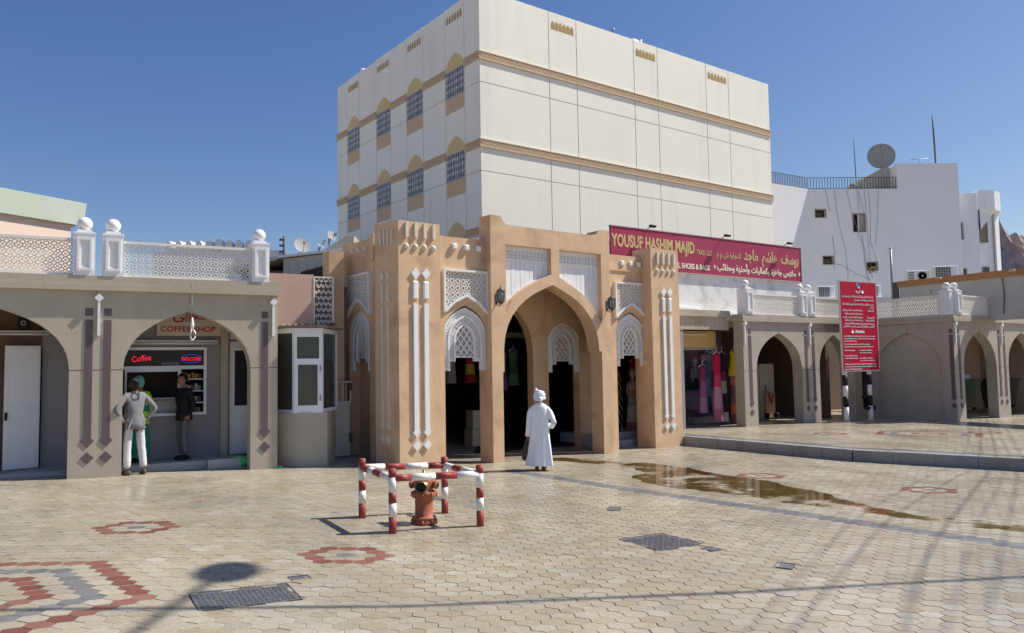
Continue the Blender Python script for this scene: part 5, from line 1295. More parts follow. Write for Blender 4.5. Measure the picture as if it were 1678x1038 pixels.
def ac(loc, rz, w, h, lab, fan=True):
    e = empty('ac_unit', loc, rz, lab, 'air conditioner', 'air conditioning units by the white house')
    m = M(); m.bevbox(0, w, 0, .35, 0, h, .02); m.build('casing', WHITE, e)
    gm = mat('ac grille', (.12, .12, .10), .6, .1, 5, .1)
    if fan:
        m = M(); m.lathe([(h*.38, -.012), (h*.38, -.02), (h*.30, -.022)], (w*.66, 0, h*.5), 20, 'y'); m.build('fan_grille', gm, e); m = M(); m.lathe([(h*.09, -.024), (h*.07, -.035)], (w*.66, 0, h*.5), 10, 'y'); m.build('fan_hub', WHITE, e)
        m = M()
        for k in range(6): m.box(w*.06, w*.30, -.012, 0, h*.12+k*h*.13, h*.18+k*h*.13)
        m.build('louvre', gm, e)
    else:
        m = M(); m.box(w*.1, w*.72, -.01, .0, h*.08, h*.92); m.build('coil', gm, e)
        m = M()
        for k in range(7):
            m.box(w*.1+k*w*.1, w*.11+k*w*.1, -.02, -.01, h*.08, h*.92)
        for k in range(5): m.box(w*.1, w*.72, -.02, -.01, h*.12+k*h*.18, h*.13+k*h*.18); m.box(w*.78, w*.92, -.012, 0, h*.12+k*h*.17, h*.2+k*h*.17)
        m.build('louvre', WHITE, e)
ac((17.42, 34, 5.55), radians(-8), .95, .5, 'white air conditioner with round fan on top of the coping wall')
ac((18.34, 33.6, 5.62), radians(-12), 1.0, .55, 'air conditioner with brown coil grille right of the fan unit', False)
ac((15.80, 40, 5.40), radians(5), .95, .62, 'air conditioner with square grille left of the red notice board', False)
ac((18.55, 40, 5.4), radians(5), .6, .62, 'air conditioner half hidden behind the right edge of the red notice board', False)
m = M(); m.box(15.8, 30, 39.5, 40.8, 0, 5.35)
o = m.build('low_annex', WHITE_B); tag(o, 'low white annex roof carrying the air conditioners behind the arcade', 'building')
# plant-grown ledge box left of machine
# ------------------------------------------------------------------ red notice board
NB = empty('notice_board', (11.23, 26.40, gz(11)+PH), az(60), 'tall crimson notice board with white Arabic and English text on striped posts', 'notice board')
NBz = gz(11)+PH
b0, b1, c0, c1 = -.20, 1.80, 1.76-NBz, 4.88-NBz
M().box(b0, b1, -.10, -.04, c0, c1).build('board', mat('board frame', (.55, .52, .52), .5, .05, 3, 0), NB)
M().box(b0+.045, b1-.045, -.106, -.10, c0+.045, c1-.045).build('red_face', RED_S, NB)
for x in (0.02, 1.30):
    pst = empty('striped_post', (x, 0, 0), parent=NB)
    bands_ = [(-.1, .50, WHP), (.50, .86, BLACK), (.86, 1.22, WHP), (1.22, 1.58, BLACK), (1.58, 1.95, WHP), (1.95, 4.6, BLACK)]
    for z0, z1, mm2 in bands_: m = M(); m.tube([(0, 0, z0), (0, 0, z1)], .085, 12, True); m.build('white_band' if mm2 is WHP else 'black_band', mm2, pst)
m = M(); m.tube([(1.30, .12, .45), (1.30, .12, 1.8)], .13, 10); m.tube([(1.05, .0, .42), (1.55, .0, .42)], .07, 8); m.tube([(1.08, .12, .8), (1.52, .12, .8)], .05, 8); m.build('black_clamp', BLACK, NB)
WT = mat('white print', (.85, .80, .80), .5, .03, 3, 0)
m = M(); m.lathe([(.10, -.115), (.10, -.109)], (.80, 0, c1-.16), 20, 'y'); m.build('emblem_ring', mat('emblem pale', (.45, .50, .62), .5, .1, 20, 0), NB)
m = M(); m.lathe([(.06, -.122), (.06, -.114)], (.80, 0, c1-.16), 16, 'y'); m.build('emblem_core', mat('emblem blue', (.06, .16, .34), .5, .1, 20, 0), NB)
text('arabic_lettering', arabic('تنبيه'), NB, WT, .64, -.109, c1-.41, .15, .26, bold=.03)
m = M(); m.lathe([(.06, -.115), (.06, -.109)], (1.02, 0, c1-.37), 16, 'y'); m.build('emblem_ring', WT, NB)
def tline(s, x, z, wd, h=.085, ar=False, align='LEFT'):
    text('arabic_lettering' if ar else 'lettering', arabic(s) if ar else s, NB, WT, x, -.109, z, h, wd, bold=.01)
z = c1-.57
for s_, x, wd, dz in (('بناء على القرار الإداري رقم بشأن تنظيم أوقات دخول سوق مطرح', .0, 1.66, .12), ('الشاحنات لجميع المحلات بسوق مطرح', .62, 1.04, .15), ('بموجب هذا الإعلان دخول الشاحنات إلى السوق في الأوقات التالية', .0, 1.66, .10), ('المحددة', 1.48, .18, .11), ('أيام العمل', 1.32, .34, 0), ('من الساعة السادسة صباحا حتى العاشرة', .0, 1.05, .12), ('من الساعة الواحدة ظهرا حتى الرابعة', .10, .95, .12), ('أيام شهر رمضان', 1.28, .38, 0), ('من الساعة السابعة صباحا حتى التاسعة', .0, 1.05, .10), ('والعطلات الرسمية', 1.20, .46, 0), ('من الساعة حتى السابعة', .10, .95, .12), ('ومن يخالف ذلك يعرض نفسه للمساءلة القانونية وفقا', .10, 1.56, .095), ('للقوانين واللوائح المعمول بها في هذا الشأن', .0, 1.66, .1)):
    tline(s_, x-.08, z, wd, .088, True); z -= dz
text('lettering', 'Attention', NB, WT, .52, -.109, c1-1.80, .15, .50, bold=.04)
m = M(); m.lathe([(.06, -.115), (.06, -.109)], (.40, 0, c1-1.75), 16, 'y'); m.build('emblem_ring', WT, NB)
z = c1-1.93
for s_, x, wd, dz in (('According to the Administrative Decision on the', 0, 1.66, .085), ('transportation hours of goods in the Souq passages', 0, 1.66, .085), ('goods to Muttrah Souq', 0, .66, .105), ('It is hereby permitted to enter the passages', 0, 1.36, .085), ('unloading goods in the Souq during the following hours', 0, 1.56, .125), ('Normal working days', 0, .55, 0), ('From 6:00 am to 10:00 am', .80, .68, .085), ('From 1:00 pm to 4:00 pm', .80, .64, .10), ('Days of Holy Ramadan', 0, .66, .085), ('and the Official Holidays', 0, .70, 0), ('From 6:00 am to 10:00 am', .80, .68, .085), ('From 2:00 pm to 4:00 pm', .80, .80, .115), ('Whoever violates this shall be liable to the legal penalties', .0, 1.66, .085), ('in accordance with the laws and the regulations in force', 0, 1.66, .085), ('members of the Municipality Officers', 0, .90, .12)):
    tline(s_, x-.08, z, wd, .062); z -= dz

# bollard-high hydrant guard ----------------------------------------
FL, FR, BR, BL = Vector((-1.55, 9.94)), Vector((-.47, 10.53)), Vector((-1.02, 11.41)), Vector((-2.10, 10.80))
HG = empty('hydrant_guard', (-1.28, 10.65, gz(-1.28)), 0, 'red and white striped pipe guard frame standing around the fire hydrant', 'barrier')
c0_ = Vector((-1.28, 10.65, gz(-1.28)))
def striped(par, a, b, r, n_first_red, cuts, nm, capm=None):
    a = Vector(a); b = Vector(b)
    for k in range(len(cuts)-1):
        red = (k % 2 == 0) == n_first_red; m = M(); p = a.lerp(b, cuts[k]); q = a.lerp(b, cuts[k+1])
        m.tube([p, q], r, 16, True); m.build('red_band' if red else 'white_band', REDP if red else WHP, par)
topz = .76
for nm, P in (('FL', FL), ('FR', FR), ('BR', BR), ('BL', BL)):
    z0 = gz(P.x); e = empty('guard_post', (P.x-c0_.x, P.y-c0_.y, z0-c0_.z), parent=HG)
    striped(e, (0, 0, -.05), (0, 0, .80), .050, True, [0, .30, .50, .66, .88, 1.0], nm)
    m = M(); m.ball((0, 0, .79), .050, 14, 6, sz=.5); m.build('cap', REDP, e)
for (P, Q, cuts, red) in ((FL, FR, [0, .20, .47, .72, 1], True), (FL, BL, [0, .30, .55, .72, 1], False), (BL, BR, [0, .26, .50, .80, 1], False), (BR, FR, [0, .30, .55, .88, 1], False)):
    e = empty('guard_rail', (0, 0, 0), parent=HG)
    a = (P.x-c0_.x, P.y-c0_.y, gz(P.x)-c0_.z+.685); b = (Q.x-c0_.x, Q.y-c0_.y, gz(Q.x)-c0_.z+.685)
    if (P, Q) == (BL, BR): cuts, red = [0, .26, .50, .78, 1], False
    striped(e, a, b, .046, red, cuts, 'r')
# hydrant
H = empty('fire_hydrant', (-1.23, 10.62, gz(-1.23)), radians(-12), 'faded orange red fire hydrant with open dark outlet', 'fire hydrant'); H.scale = (.98, .98, .83)
m = M(); m.lathe([(.155, .0), (.165, .015), (.165, .05), (.15, .06), (.15, .075), (.165, .085), (.165, .11), (.14, .125), (.125, .135), (.125, .40), (.13, .42), (.165, .43), (.17, .45), (.17, .50), (.165, .52), (.13, .535), (.125, .56), (.135, .60), (.14, .66), (.12, .72), (.09, .76), (.06, .785), (.03, .79)], seg=28); m.build('barrel', HYD, H)
m = M()
for k in range(8):
    a = k*pi/4+.2
    for z in (.03, .47): m.lathe([(.016, z-.035), (.016, z+.045)], (.168*cos(a), .168*sin(a), 0), 6)
m.build('flange_bolts', HYD, H)
m = M(); m.lathe([(.075, -.10), (.082, -.18), (.095, -.185), (.095, -.215), (.08, -.22)][::-1], (.03, 0, .62), 20, 'y'); m.build('main_outlet', BRASS, H)
m = M(); m.lathe([(.062, -.224), (.062, -.2205)], (.03, 0, .62), 18, 'y'); m.build('outlet_bore', BLACK, H)
for s_ in (1, -1):
    m = M(); m.lathe([(.055, s_*.10), (.055, s_*.155), (.07, s_*.16), (.07, s_*.19), (.05, s_*.20)], (0, 0, .625), 14, 'x'); m.build('side_outlet', HYD, H)
    m = M(); m.lathe([(.042, s_*.20), (.042, s_*.206)], (0, 0, .625), 12, 'x'); m.build('outlet_cap', BLACK, H)
m = M(); m.lathe([(.07, .775), (.06, .80), (.02, .805), (.018, .86), (.014, .865)], seg=10); m.build('top_nut', BRASS, H)

# covers and gratings in the pavement
def cover(c, a, hx, hy, lab, cat='manhole cover', name='manhole_cover', pattern=True):
    x, y = c; e = empty(name, (x, y, gz(x)), radians(a), lab, cat); e.rotation_euler = (Matrix.Rotation(-atan2(gz(x+.1)-gz(x), .1), 3, 'Y') @ Matrix.Rotation(radians(a), 3, 'Z')).to_euler()
    m = M(); m.box(-hx, hx, -hy, hy, -.02, -.001); m.build('plate', IRON, e)
    m = M(); t = .014; m.box(-hx, hx, -hy, -hy+t, -.02, .005); m.box(-hx, hx, hy-t, hy, -.02, .005); m.box(-hx, -hx+t, -hy+t, hy-t, -.02, .005); m.box(hx-t, hx, -hy+t, hy-t, -.02, .005); m.build('rim', IRON, e)
    m = M(); st = .045 if hx > .2 else .024
    nx_, ny_ = int(2*(hx-.03)/st), int(2*(hy-.03)/st)
    for i in range(nx_):
        for j in range(ny_):
            if (i+j) % 2 and hx > .2: 
                X = -hx+.03+(i+.5)*st; Y = -hy+.03+(j+.5)*st; m.box(X-st*.42, X+st*.42, Y-st*.20, Y+st*.20, -.002, .0045)
            elif hx > .2:
                X = -hx+.03+(i+.5)*st; Y = -hy+.03+(j+.5)*st; m.box(X-st*.20, X+st*.20, Y-st*.42, Y+st*.42, -.002, .0045)
            elif j % 2 == 0:
                X = -hx+.03+(i+.5)*st; Y = -hy+.03+(j+.5)*st; m.box(X-st*.5, X+st*.5, Y-st*.3, Y+st*.3, -.002, .003)
    m.build('tread_pattern', IRON, e)
LBL = ['large rectangular cast iron manhole cover near the left edge pattern', 'small iron valve cover just behind the large left manhole cover', 'diamond wise square manhole cover right of centre', 'small square iron cover touching the right manhole cover', 'small iron drain plate between the hydrant and the walking man', 'small iron plate in the paving near the long grey paver strip', 'small rusty iron marker plate in the paving at lower right']
for (c, a, hx, hy), lb in zip(plates, LBL): cover(c, a, hx, hy, lb)

# ------------------------------------------------------------------ things inside the right arcades
def wheelie(loc, rz, lab):
    e = empty('rubbish_bin', loc, rz, lab, 'bin', 'green rubbish bins in the right arcade')
    m = M(); 
    v = [(-.50, -.38, .12), (.50, -.38, .12), (.50, .38, .12), (-.50, .38, .12), (-.62, -.50, 1.12), (.62, -.50, 1.12), (.62, .50, 1.12), (-.62, .50, 1.12)]
    m.add(v, [(3, 2, 1, 0), (4, 5, 6, 7), (0, 1, 5, 4), (1, 2, 6, 5), (2, 3, 7, 6), (3, 0, 4, 7)]); m.box(-.66, .66, -.54, .54, 1.10, 1.17); m.build('tub', BIN, e)
    m = M(); m.tube([(-.7, 0, 1.05), (-.62, 0, 1.05)], .04, 6); m.tube([(.62, 0, 1.05), (.70, 0, 1.05)], .04, 6); m.build('lifting_pin', BLACK, e)
    for x, y in ((-.4, -.3), (.4, -.3), (-.4, .3), (.4, .3)): m = M(); m.lathe([(.07, -.03), (.07, .03)], (x, y, .07), 10, 'x'); m.build('wheel', BLACK, e)
    return e
RC0 = Matrix.Translation((15.11, 26.59, 0)) @ Matrix.Rotation(az(55), 4, 'Z')
def bagobj(mw, x, y, z, r, m_, lab, nm='rubbish_bag', cat='bag', grp=None, sq=.6):
    from mathutils import noise
    bm = bmesh.new(); bmesh.ops.create_icosphere(bm, subdivisions=4, radius=r)
    for v in bm.verts:
        n = noise.fractal(v.co*7/r*.35+Vector((x, y, z)), 1, 2, 4); v.co *= 1+.28*n; v.co.z *= sq
        if v.co.z < -r*sq*.75: v.co.z = -r*sq*.75
    me = bpy.data.meshes.new(nm); bm.to_mesh(me); bm.free(); me.materials.append(m_)
    for p in me.polygons: p.use_smooth = True
    o = bpy.data.objects.new(nm, me); COL.objects.link(o); tag(o, lab, cat, grp); o.matrix_world = mw @ Matrix.Translation((x, y, z)); return o
wheelie(RC0 @ Vector((3.1, 1.35, .20)), az(55), 'dark green rubbish bin under the first arch of the right arcade')
wheelie(RC0 @ Vector((6.35, 1.35, .15)), az(55), 'dark green rubbish bin under the second arch at the right edge')
bagobj(RC0, 3.1, 1.3, 1.42, .32, PLASTW, 'grey white rubbish bag on the bin under the first right arch')
bagobj(RC0, 2.75, 1.4, 1.40, .22, PLASTW, 'smaller pale rubbish bag at the left side of the first bin')
bagobj(RC0, 6.3, 1.3, 1.36, .32, PLASTW, 'pale rubbish bag on the bin at the right edge')
bagobj(LAmw, 2.98, .50, .36, .17, PLASTG, 'bright green plastic bag lying by the pier right of the coffee shop arch', 'plastic_bag')
bagobj(LAmw, 3.62, .05, .24, .055, PLASTG, 'tiny scrap of green plastic at the foot of the kiosk', 'plastic_scrap', 'litter')
cb = empty('door_leaf', RA0 @ Vector((3.15, 2.0, .12)), az(70), 'pale old door leaf leaning upright inside the small arcade arch', 'door')
M().box(0, .78, 0, .05, 0, 1.95).build('panel', CARD, cb); m = M(); m.box(.13, .15, -.005, 0, 0, 1.95); m.build('groove', DARKBR, cb)
dl = empty('hand_trolley', RA0 @ Vector((3.35, 1.75, .12)), az(60), 'small wooden trolley with red strap leaning against the pale door leaf', 'trolley')
M().box(0, .45, 0, .03, .05, .95).build('back_board', PLYW, dl); m = M(); m.tube([(.0, -.02, .95), (-.04, -.02, 1.2)], .02, 6); m.tube([(.45, -.02, .95), (.5, -.02, 1.2)], .02, 6); m.build('handle', BLACK, dl)
m = M(); m.tube([(.1, -.04, .9), (.2, -.06, .55), (.33, -.04, .85)], .03, 6); m.build('strap', LETR, dl)
for x in (-.06, .42): m = M(); m.lathe([(.1, -.03), (.1, .03)], (x, -.08, .12), 12, 'x'); m.build('wheel', BLACK, dl)

# ------------------------------------------------------------------ people
def skinned(name, joints, edges, root, m_, parent, sub=2, wrinkle=0):
    me = bpy.data.meshes.new(name); keys = list(joints); ix = {k: i for i, k in enumerate(keys)}
    me.from_pydata([joints[k][0] for k in keys], [(ix[a], ix[b]) for a, b in edges], []); me.update()
    o = bpy.data.objects.new(name, me); COL.objects.link(o)
    sk = o.modifiers.new('skin', 'SKIN'); sk.use_smooth_shade = True
    for k in keys:
        r = joints[k][1]; me.skin_vertices[0].data[ix[k]].radius = (r, r) if not isinstance(r, tuple) else r
        me.skin_vertices[0].data[ix[k]].use_root = (k == root)
    ss = o.modifiers.new('sub', 'SUBSURF'); ss.levels = sub; ss.render_levels = sub
    dg = bpy.context.evaluated_depsgraph_get(); dg.update()
    me2 = bpy.data.meshes.new_from_object(o.evaluated_get(dg))
    bpy.data.objects.remove(o)
    if wrinkle:
        from mathutils import noise
        for v in me2.vertices:
            n = noise.fractal(Vector((v.co.x*9, v.co.y*9, v.co.z*16)), 1, 2, 3); d = Vector((v.co.x, v.co.y, 0)); 
            v.co += v.normal*n*wrinkle
    me2.materials.clear(); me2.materials.append(m_)
    for p in me2.polygons: p.use_smooth = True
    me2.name = name
    ob = bpy.data.objects.new(name, me2); COL.objects.link(ob); ob.parent = parent
    return ob
def hand(m, w, d, side, n, curl=.5, s=1.0):
    """w wrist, d pointing direction, side towards the thumb, n palm normal"""
    w = Vector(w); d = Vector(d).normalized(); side = Vector(side).normalized(); n = Vector(n).normalized()
    m.tube([w-d*.02*s, w+d*.03*s, w+d*.075*s, w+d*.09*s], [.024*s, .034*s, .036*s, .026*s], 10)
    for k, (L, off) in enumerate(((.070, .030), (.080, .010), (.074, -.010), (.058, -.029))):
        p0 = w+d*.08*s+side*off*s; a1 = curl; p1 = p0+(d*cos(a1*.6)+n*sin(a1*.6))*L*.45*s; p2 = p1+(d*cos(a1*1.5)+n*sin(a1*1.5))*L*.32*s; p3 = p2+(d*cos(a1*2.3)+n*sin(a1*2.3))*L*.25*s
        m.tube([p0-d*.02*s, p0, p1, p2, p3], [.010*s, .0105*s, .0095*s, .0085*s, .006*s], 6)
    p0 = w+d*.025*s+side*.026*s; p1 = p0+(d*.6+side*.7+n*.25)*.038*s; p2 = p1+(d*.85+side*.2+n*.4)*.030*s
    m.tube([p0-side*.01, p0, p1, p2], [.013*s, .0135*s, .0115*s, .008*s], 6)
def head_mesh(m, c, s=1.0, yaw=0):
    """head facing -y, about .23 high; c = centre of the skull"""
    bm = bmesh.new(); bmesh.ops.create_uvsphere(bm, u_segments=24, v_segments=16, radius=1)
    for v in bm.verts:
        x, y, z = v.co; X = x*.076; Y = y*.096; Z = z*.118
        if z < 0: X *= 1-.30*(-z)**1.4; Y = Y*(1-.18*(-z)) - .012*(-z)
        if y < -.5 and abs(x) < .35:
            t = (1-abs(x)/.35)
            if -.35 < z < .15: Y -= .020*t*(1-abs(z+.15)/.3 if abs(z+.15) < .3 else 0)      # nose
            if abs(z-.18) < .10: Y -= .004*t
            if -.60 < z < -.42: Y -= .006*t
        if y < -.45 and .15 < abs(x) < .5 and -.02 < z < .16: Y += .007
        v.co = (X*s, Y*s, Z*s)
    ca, sa = cos(yaw), sin(yaw); n0 = len(m.v)
    vs = [(c[0]+v.co.x*ca-v.co.y*sa, c[1]+v.co.x*sa+v.co.y*ca, c[2]+v.co.z) for v in bm.verts]
    fs = [[v.index for v in f.verts] for f in bm.faces]; bm.free()
    sm = m.smooth; m.smooth = True; m.add(vs, fs); m.smooth = sm
    def P(x, y, z): return (c[0]+(x*ca-y*sa)*s, c[1]+(x*sa+y*ca)*s, c[2]+z*s)
    for sd in (1, -1):
        e0, e1, e2 = P(sd*.074, .012, .022), P(sd*.084, .022, .0), P(sd*.075, .008, -.028); m.tube([P(sd*.074, -.005, .016), e0, e1, e2, P(sd*.072, -.004, -.02)], [.006, .009, .009, .007, .004], 6)
    return P
def face_bits(par, P):
    m = M()
    for sd in (1, -1): m.ball(P(sd*.030, -.082, .012), .0105, 8, 6)
    m.build('eyes', mat('eye white', (.6, .58, .55), .3, .02, 3, 0), par)
    m = M()
    for sd in (1, -1): m.ball(P(sd*.030, -.0895, .012), .0055, 6, 5); m.tube([P(sd*.014, -.092, .034), P(sd*.032, -.090, .039), P(sd*.048, -.078, .033)], .004, 5)
    m.build('eyebrows', HAIR, par)
    m = M(); m.tube([P(-.022, -.083, -.060), P(0, -.091, -.058), P(.022, -.083, -.060)], [.003, .006, .003], 6); m.build('mouth', mat('lip', (.22, .07, .06), .5, .05, 3, 0), par)
def hair_cap(par, c, s, yaw, mt=HAIR, low=-.05):
    m = M(); bm = bmesh.new(); bmesh.ops.create_uvsphere(bm, u_segments=20, v_segments=14, radius=1)
    ca, sa = cos(yaw), sin(yaw); vs = []
    for v in bm.verts:
        x, y, z = v.co
        Z = max(z*.126, low-.065 if y > .15 else (low+.0 if y > -.15 else .045+max(0, -y)*.02))
        X, Y = x*.086, y*.108+.008
        if Z > z*.126: X *= .97; Y = Y*.97 if y > 0 else Y*.93
        X *= 1+random.uniform(-.02, .02); vs.append((c[0]+(X*ca-Y*sa)*s, c[1]+(X*sa+Y*ca)*s, c[2]+(Z+.006)*s))
    m.smooth = True; m.add(vs, [[v.index for v in f.verts] for f in bm.faces]); bm.free(); m.build('hair', mt, par)
def shoe(m, p, dirv, L=.27, h=.09):
    d = Vector((dirv[0], dirv[1], 0)).normalized(); p = Vector(p); q = Vector((-d.y, d.x, 0))
    n0 = len(m.v); 
    m.tube([p-d*.075+Vector((0, 0, .045)), p-d*.04+Vector((0, 0, .05)), p+d*.04+Vector((0, 0, .045)), p+d*(L-.14)+Vector((0, 0, .034)), p+d*(L-.09)+Vector((0, 0, .028))], [.030, .044, .044, .042, .022], 10)
    for i in range(n0, len(m.v)):
        x, y, z = m.v[i]; m.v[i] = (x, y, max(p.z, z))

# -- man in a white robe walking towards the gate
x0, y0 = .54, 16.18
RM = empty('person', (x0, y0, gz(x0)), radians(180-6), 'man in a long white robe and white turban walking away, dark bag in hand', 'person')
# local: faces -y ; his left is +x (appears on the left from behind after the turn)
m = M(); m.smooth = True; seg = 56; rings = []
prof_ = [(.10, .262, .175, .02), (.16, .262, .175, .02), (.35, .238, .16, .01), (.6, .205, .145, 0), (.8, .185, .14, 0), (.95, .178, .135, 0), (1.1, .178, .128, 0), (1.2, .182, .122, 0), (1.28, .178, .110, 0), (1.33, .150, .090, 0), (1.365, .09, .07, 0), (1.385, .058, .055, 0)]
for z, rx, ry, dx in prof_:
    fa = max(0, 1-(z-.1)/1.1)**.8
    for k in range(seg):
        a = 2*pi*k/seg
        f = 1+fa*(.085*sin(a*5+.6+z*.8)+.075*sin(a*9+2.1+z*1.5)+.045*sin(a*17+z*3))+.02*sin(a*7+z*14)*(1-fa)
        rings.append((dx+rx*cos(a)*f, ry*sin(a)*f + (.05*fa if sin(a) < 0 and cos(a) < .2 else 0)*sin(a)*.6, z+.010*sin(a*5)*fa))
m.v = rings; n = len(prof_)
for i in range(n-1):
    for k in range(seg): a = i*seg+k; b = i*seg+(k+1) % seg; m.f.append([a, b, b+seg, a+seg]); m.mi.append(0); m.sm.append(True)
m.build('robe', ROBE, RM)
m = M(); m.tube([(.10, 0, 1.27), (.155, 0, 1.26), (.20, 0, 1.19), (.222, -.01, 1.05), (.235, -.03, .86), (.245, -.05, .70)], [.045, .056, .058, .056, .058, .068], 14)
m.build('sleeve', ROBE, RM)
m = M(); m.tube([(-.10, 0, 1.27), (-.155, 0, 1.26), (-.21, .01, 1.18), (-.255, .02, 1.08), (-.285, .01, .98), (-.24, -.10, .90), (-.17, -.2, .90)], [.045, .056, .060, .060, .060, .060, .055], 14)
m.build('sleeve', ROBE, RM)
m = M(); P = head_mesh(m, (0, -.015, 1.485), .98, radians(-22)); m.tube([(0, 0, 1.33), (0, -.005, 1.42)], [.056, .052], 14)
hand(m, (.245, -.05, .69), (0.02, -.05, -1), (0, -1, 0), (-1, 0, 0), 1.3); hand(m, (-.17, -.2, .90), (.4, -.8, .1), (0, .2, 1), (.8, .3, 0), .6)
for sx_ in (.06, -.05): m.tube([(sx_, 0, .3), (sx_, .0, .07)], [.05, .036], 10)
m.build('body', SKIN, RM); face_bits(RM, P)
m = M(); m.ball((0, .004, 1.545), .112, 24, 14, sx=.93, sy=1.06, sz=.92)
for k in range(9):
    t = k/8; r = .114-.034*t*t; zc = 1.488+.125*t
    sl_ = .035*(1 if k % 2 else -1)*(1-.4*t); ph_ = k*1.3
    pts_ = [((r*.95)*cos(a*pi/12), .004+r*1.07*sin(a*pi/12), zc+sl_*sin(a*pi/12+ph_)) for a in range(25)]
    m.tube(pts_, .021-.004*t, 7, False)
m.tube([(.05, -.01, 1.63), (.062, .0, 1.665), (.078, .005, 1.685), (.088, .01, 1.68)], [.030, .022, .014, .006], 7)
m.tube([(-.02, .10, 1.50), (-.025, .118, 1.45), (-.03, .115, 1.40), (-.03, .11, 1.37)], [.05, .045, .035, .02], 8)
m.tube([(.03, .10, 1.49), (.03, .11, 1.44), (.03, .10, 1.40)], [.04, .035, .02], 8)
m.build('turban', TURB, RM)
m = M(); shoe(m, (.075, .05, 0), (.1, -1)); shoe(m, (-.06, -.02, 0), (-.1, -1)); m.build('sandals', LEATH, RM)
bgm = M(); bgm.smooth = True
R_ = [(.62, .012, .02), (.55, .035, .03), (.45, .075, .045), (.33, .11, .055), (.22, .125, .06), (.17, .115, .055), (.155, .06, .03)]
v = []
for z, rx, ry in R_:
    for k in range(20): a = 2*pi*k/20; f = 1+.08*sin(a*4+z*20); v.append((rx*.0+ry*cos(a)*f, rx*sin(a)*f, z))
bgm.add(v, [(i*20+(k+1) % 20, i*20+k, (i+1)*20+k, (i+1)*20+(k+1) % 20) for i in range(len(R_)-1) for k in range(20)])
bg_ = bgm.build('carrier_bag', BAGM); bg_.matrix_world = Matrix.Translation((x0, y0, gz(x0))) @ Matrix.Rotation(radians(180-6), 4, 'Z') @ Matrix.Translation((.29, -.06, .03)) @ Matrix.Rotation(radians(55), 4, 'Z')
tag(bg_, 'dark carrier bag hanging from the robed man\'s left hand', 'bag')

# -- man with hands on hips (back to the viewer)
def world(mw, x, y, z): return mw @ Vector((x, y, z))
HM = empty('person', world(LAmw, 1.06, .17, .29), az(60.5)+radians(180+20), 'man in grey shirt and white trousers seen from behind, hands on hips', 'person')
J = {'pelvis': ((0, .01, .98), .13), 'hl': ((.09, .0, .93), .10), 'kl': ((.115, -.02, .50), .065), 'al': ((.12, 0, .11), .045), 'hr': ((-.09, 0, .93), .10), 'kr': ((-.135, -.01, .50), .065), 'ar': ((-.17, .02, .11), .045), 'waist': ((0, 0, 1.10), .12), 'chest': ((0, .01, 1.32), .145), 'neck': ((0, 0, 1.50), .055), 'head': ((0, -.01, 1.56), .05),
     'sl': ((.16, 0, 1.42), .065), 'el': ((.36, .06, 1.18), .044), 'wl': ((.21, .02, .98), .028), 'sr': ((-.16, 0, 1.42), .065), 'er': ((-.36, .06, 1.18), .044), 'wr': ((-.21, .02, .98), .028)}
ED = [('pelvis', 'hl'), ('hl', 'kl'), ('kl', 'al'), ('pelvis', 'hr'), ('hr', 'kr'), ('kr', 'ar'), ('pelvis', 'waist'), ('waist', 'chest'), ('chest', 'neck'), ('neck', 'head'), ('chest', 'sl'), ('sl', 'el'), ('el', 'wl'), ('chest', 'sr'), ('sr', 'er'), ('er', 'wr')]
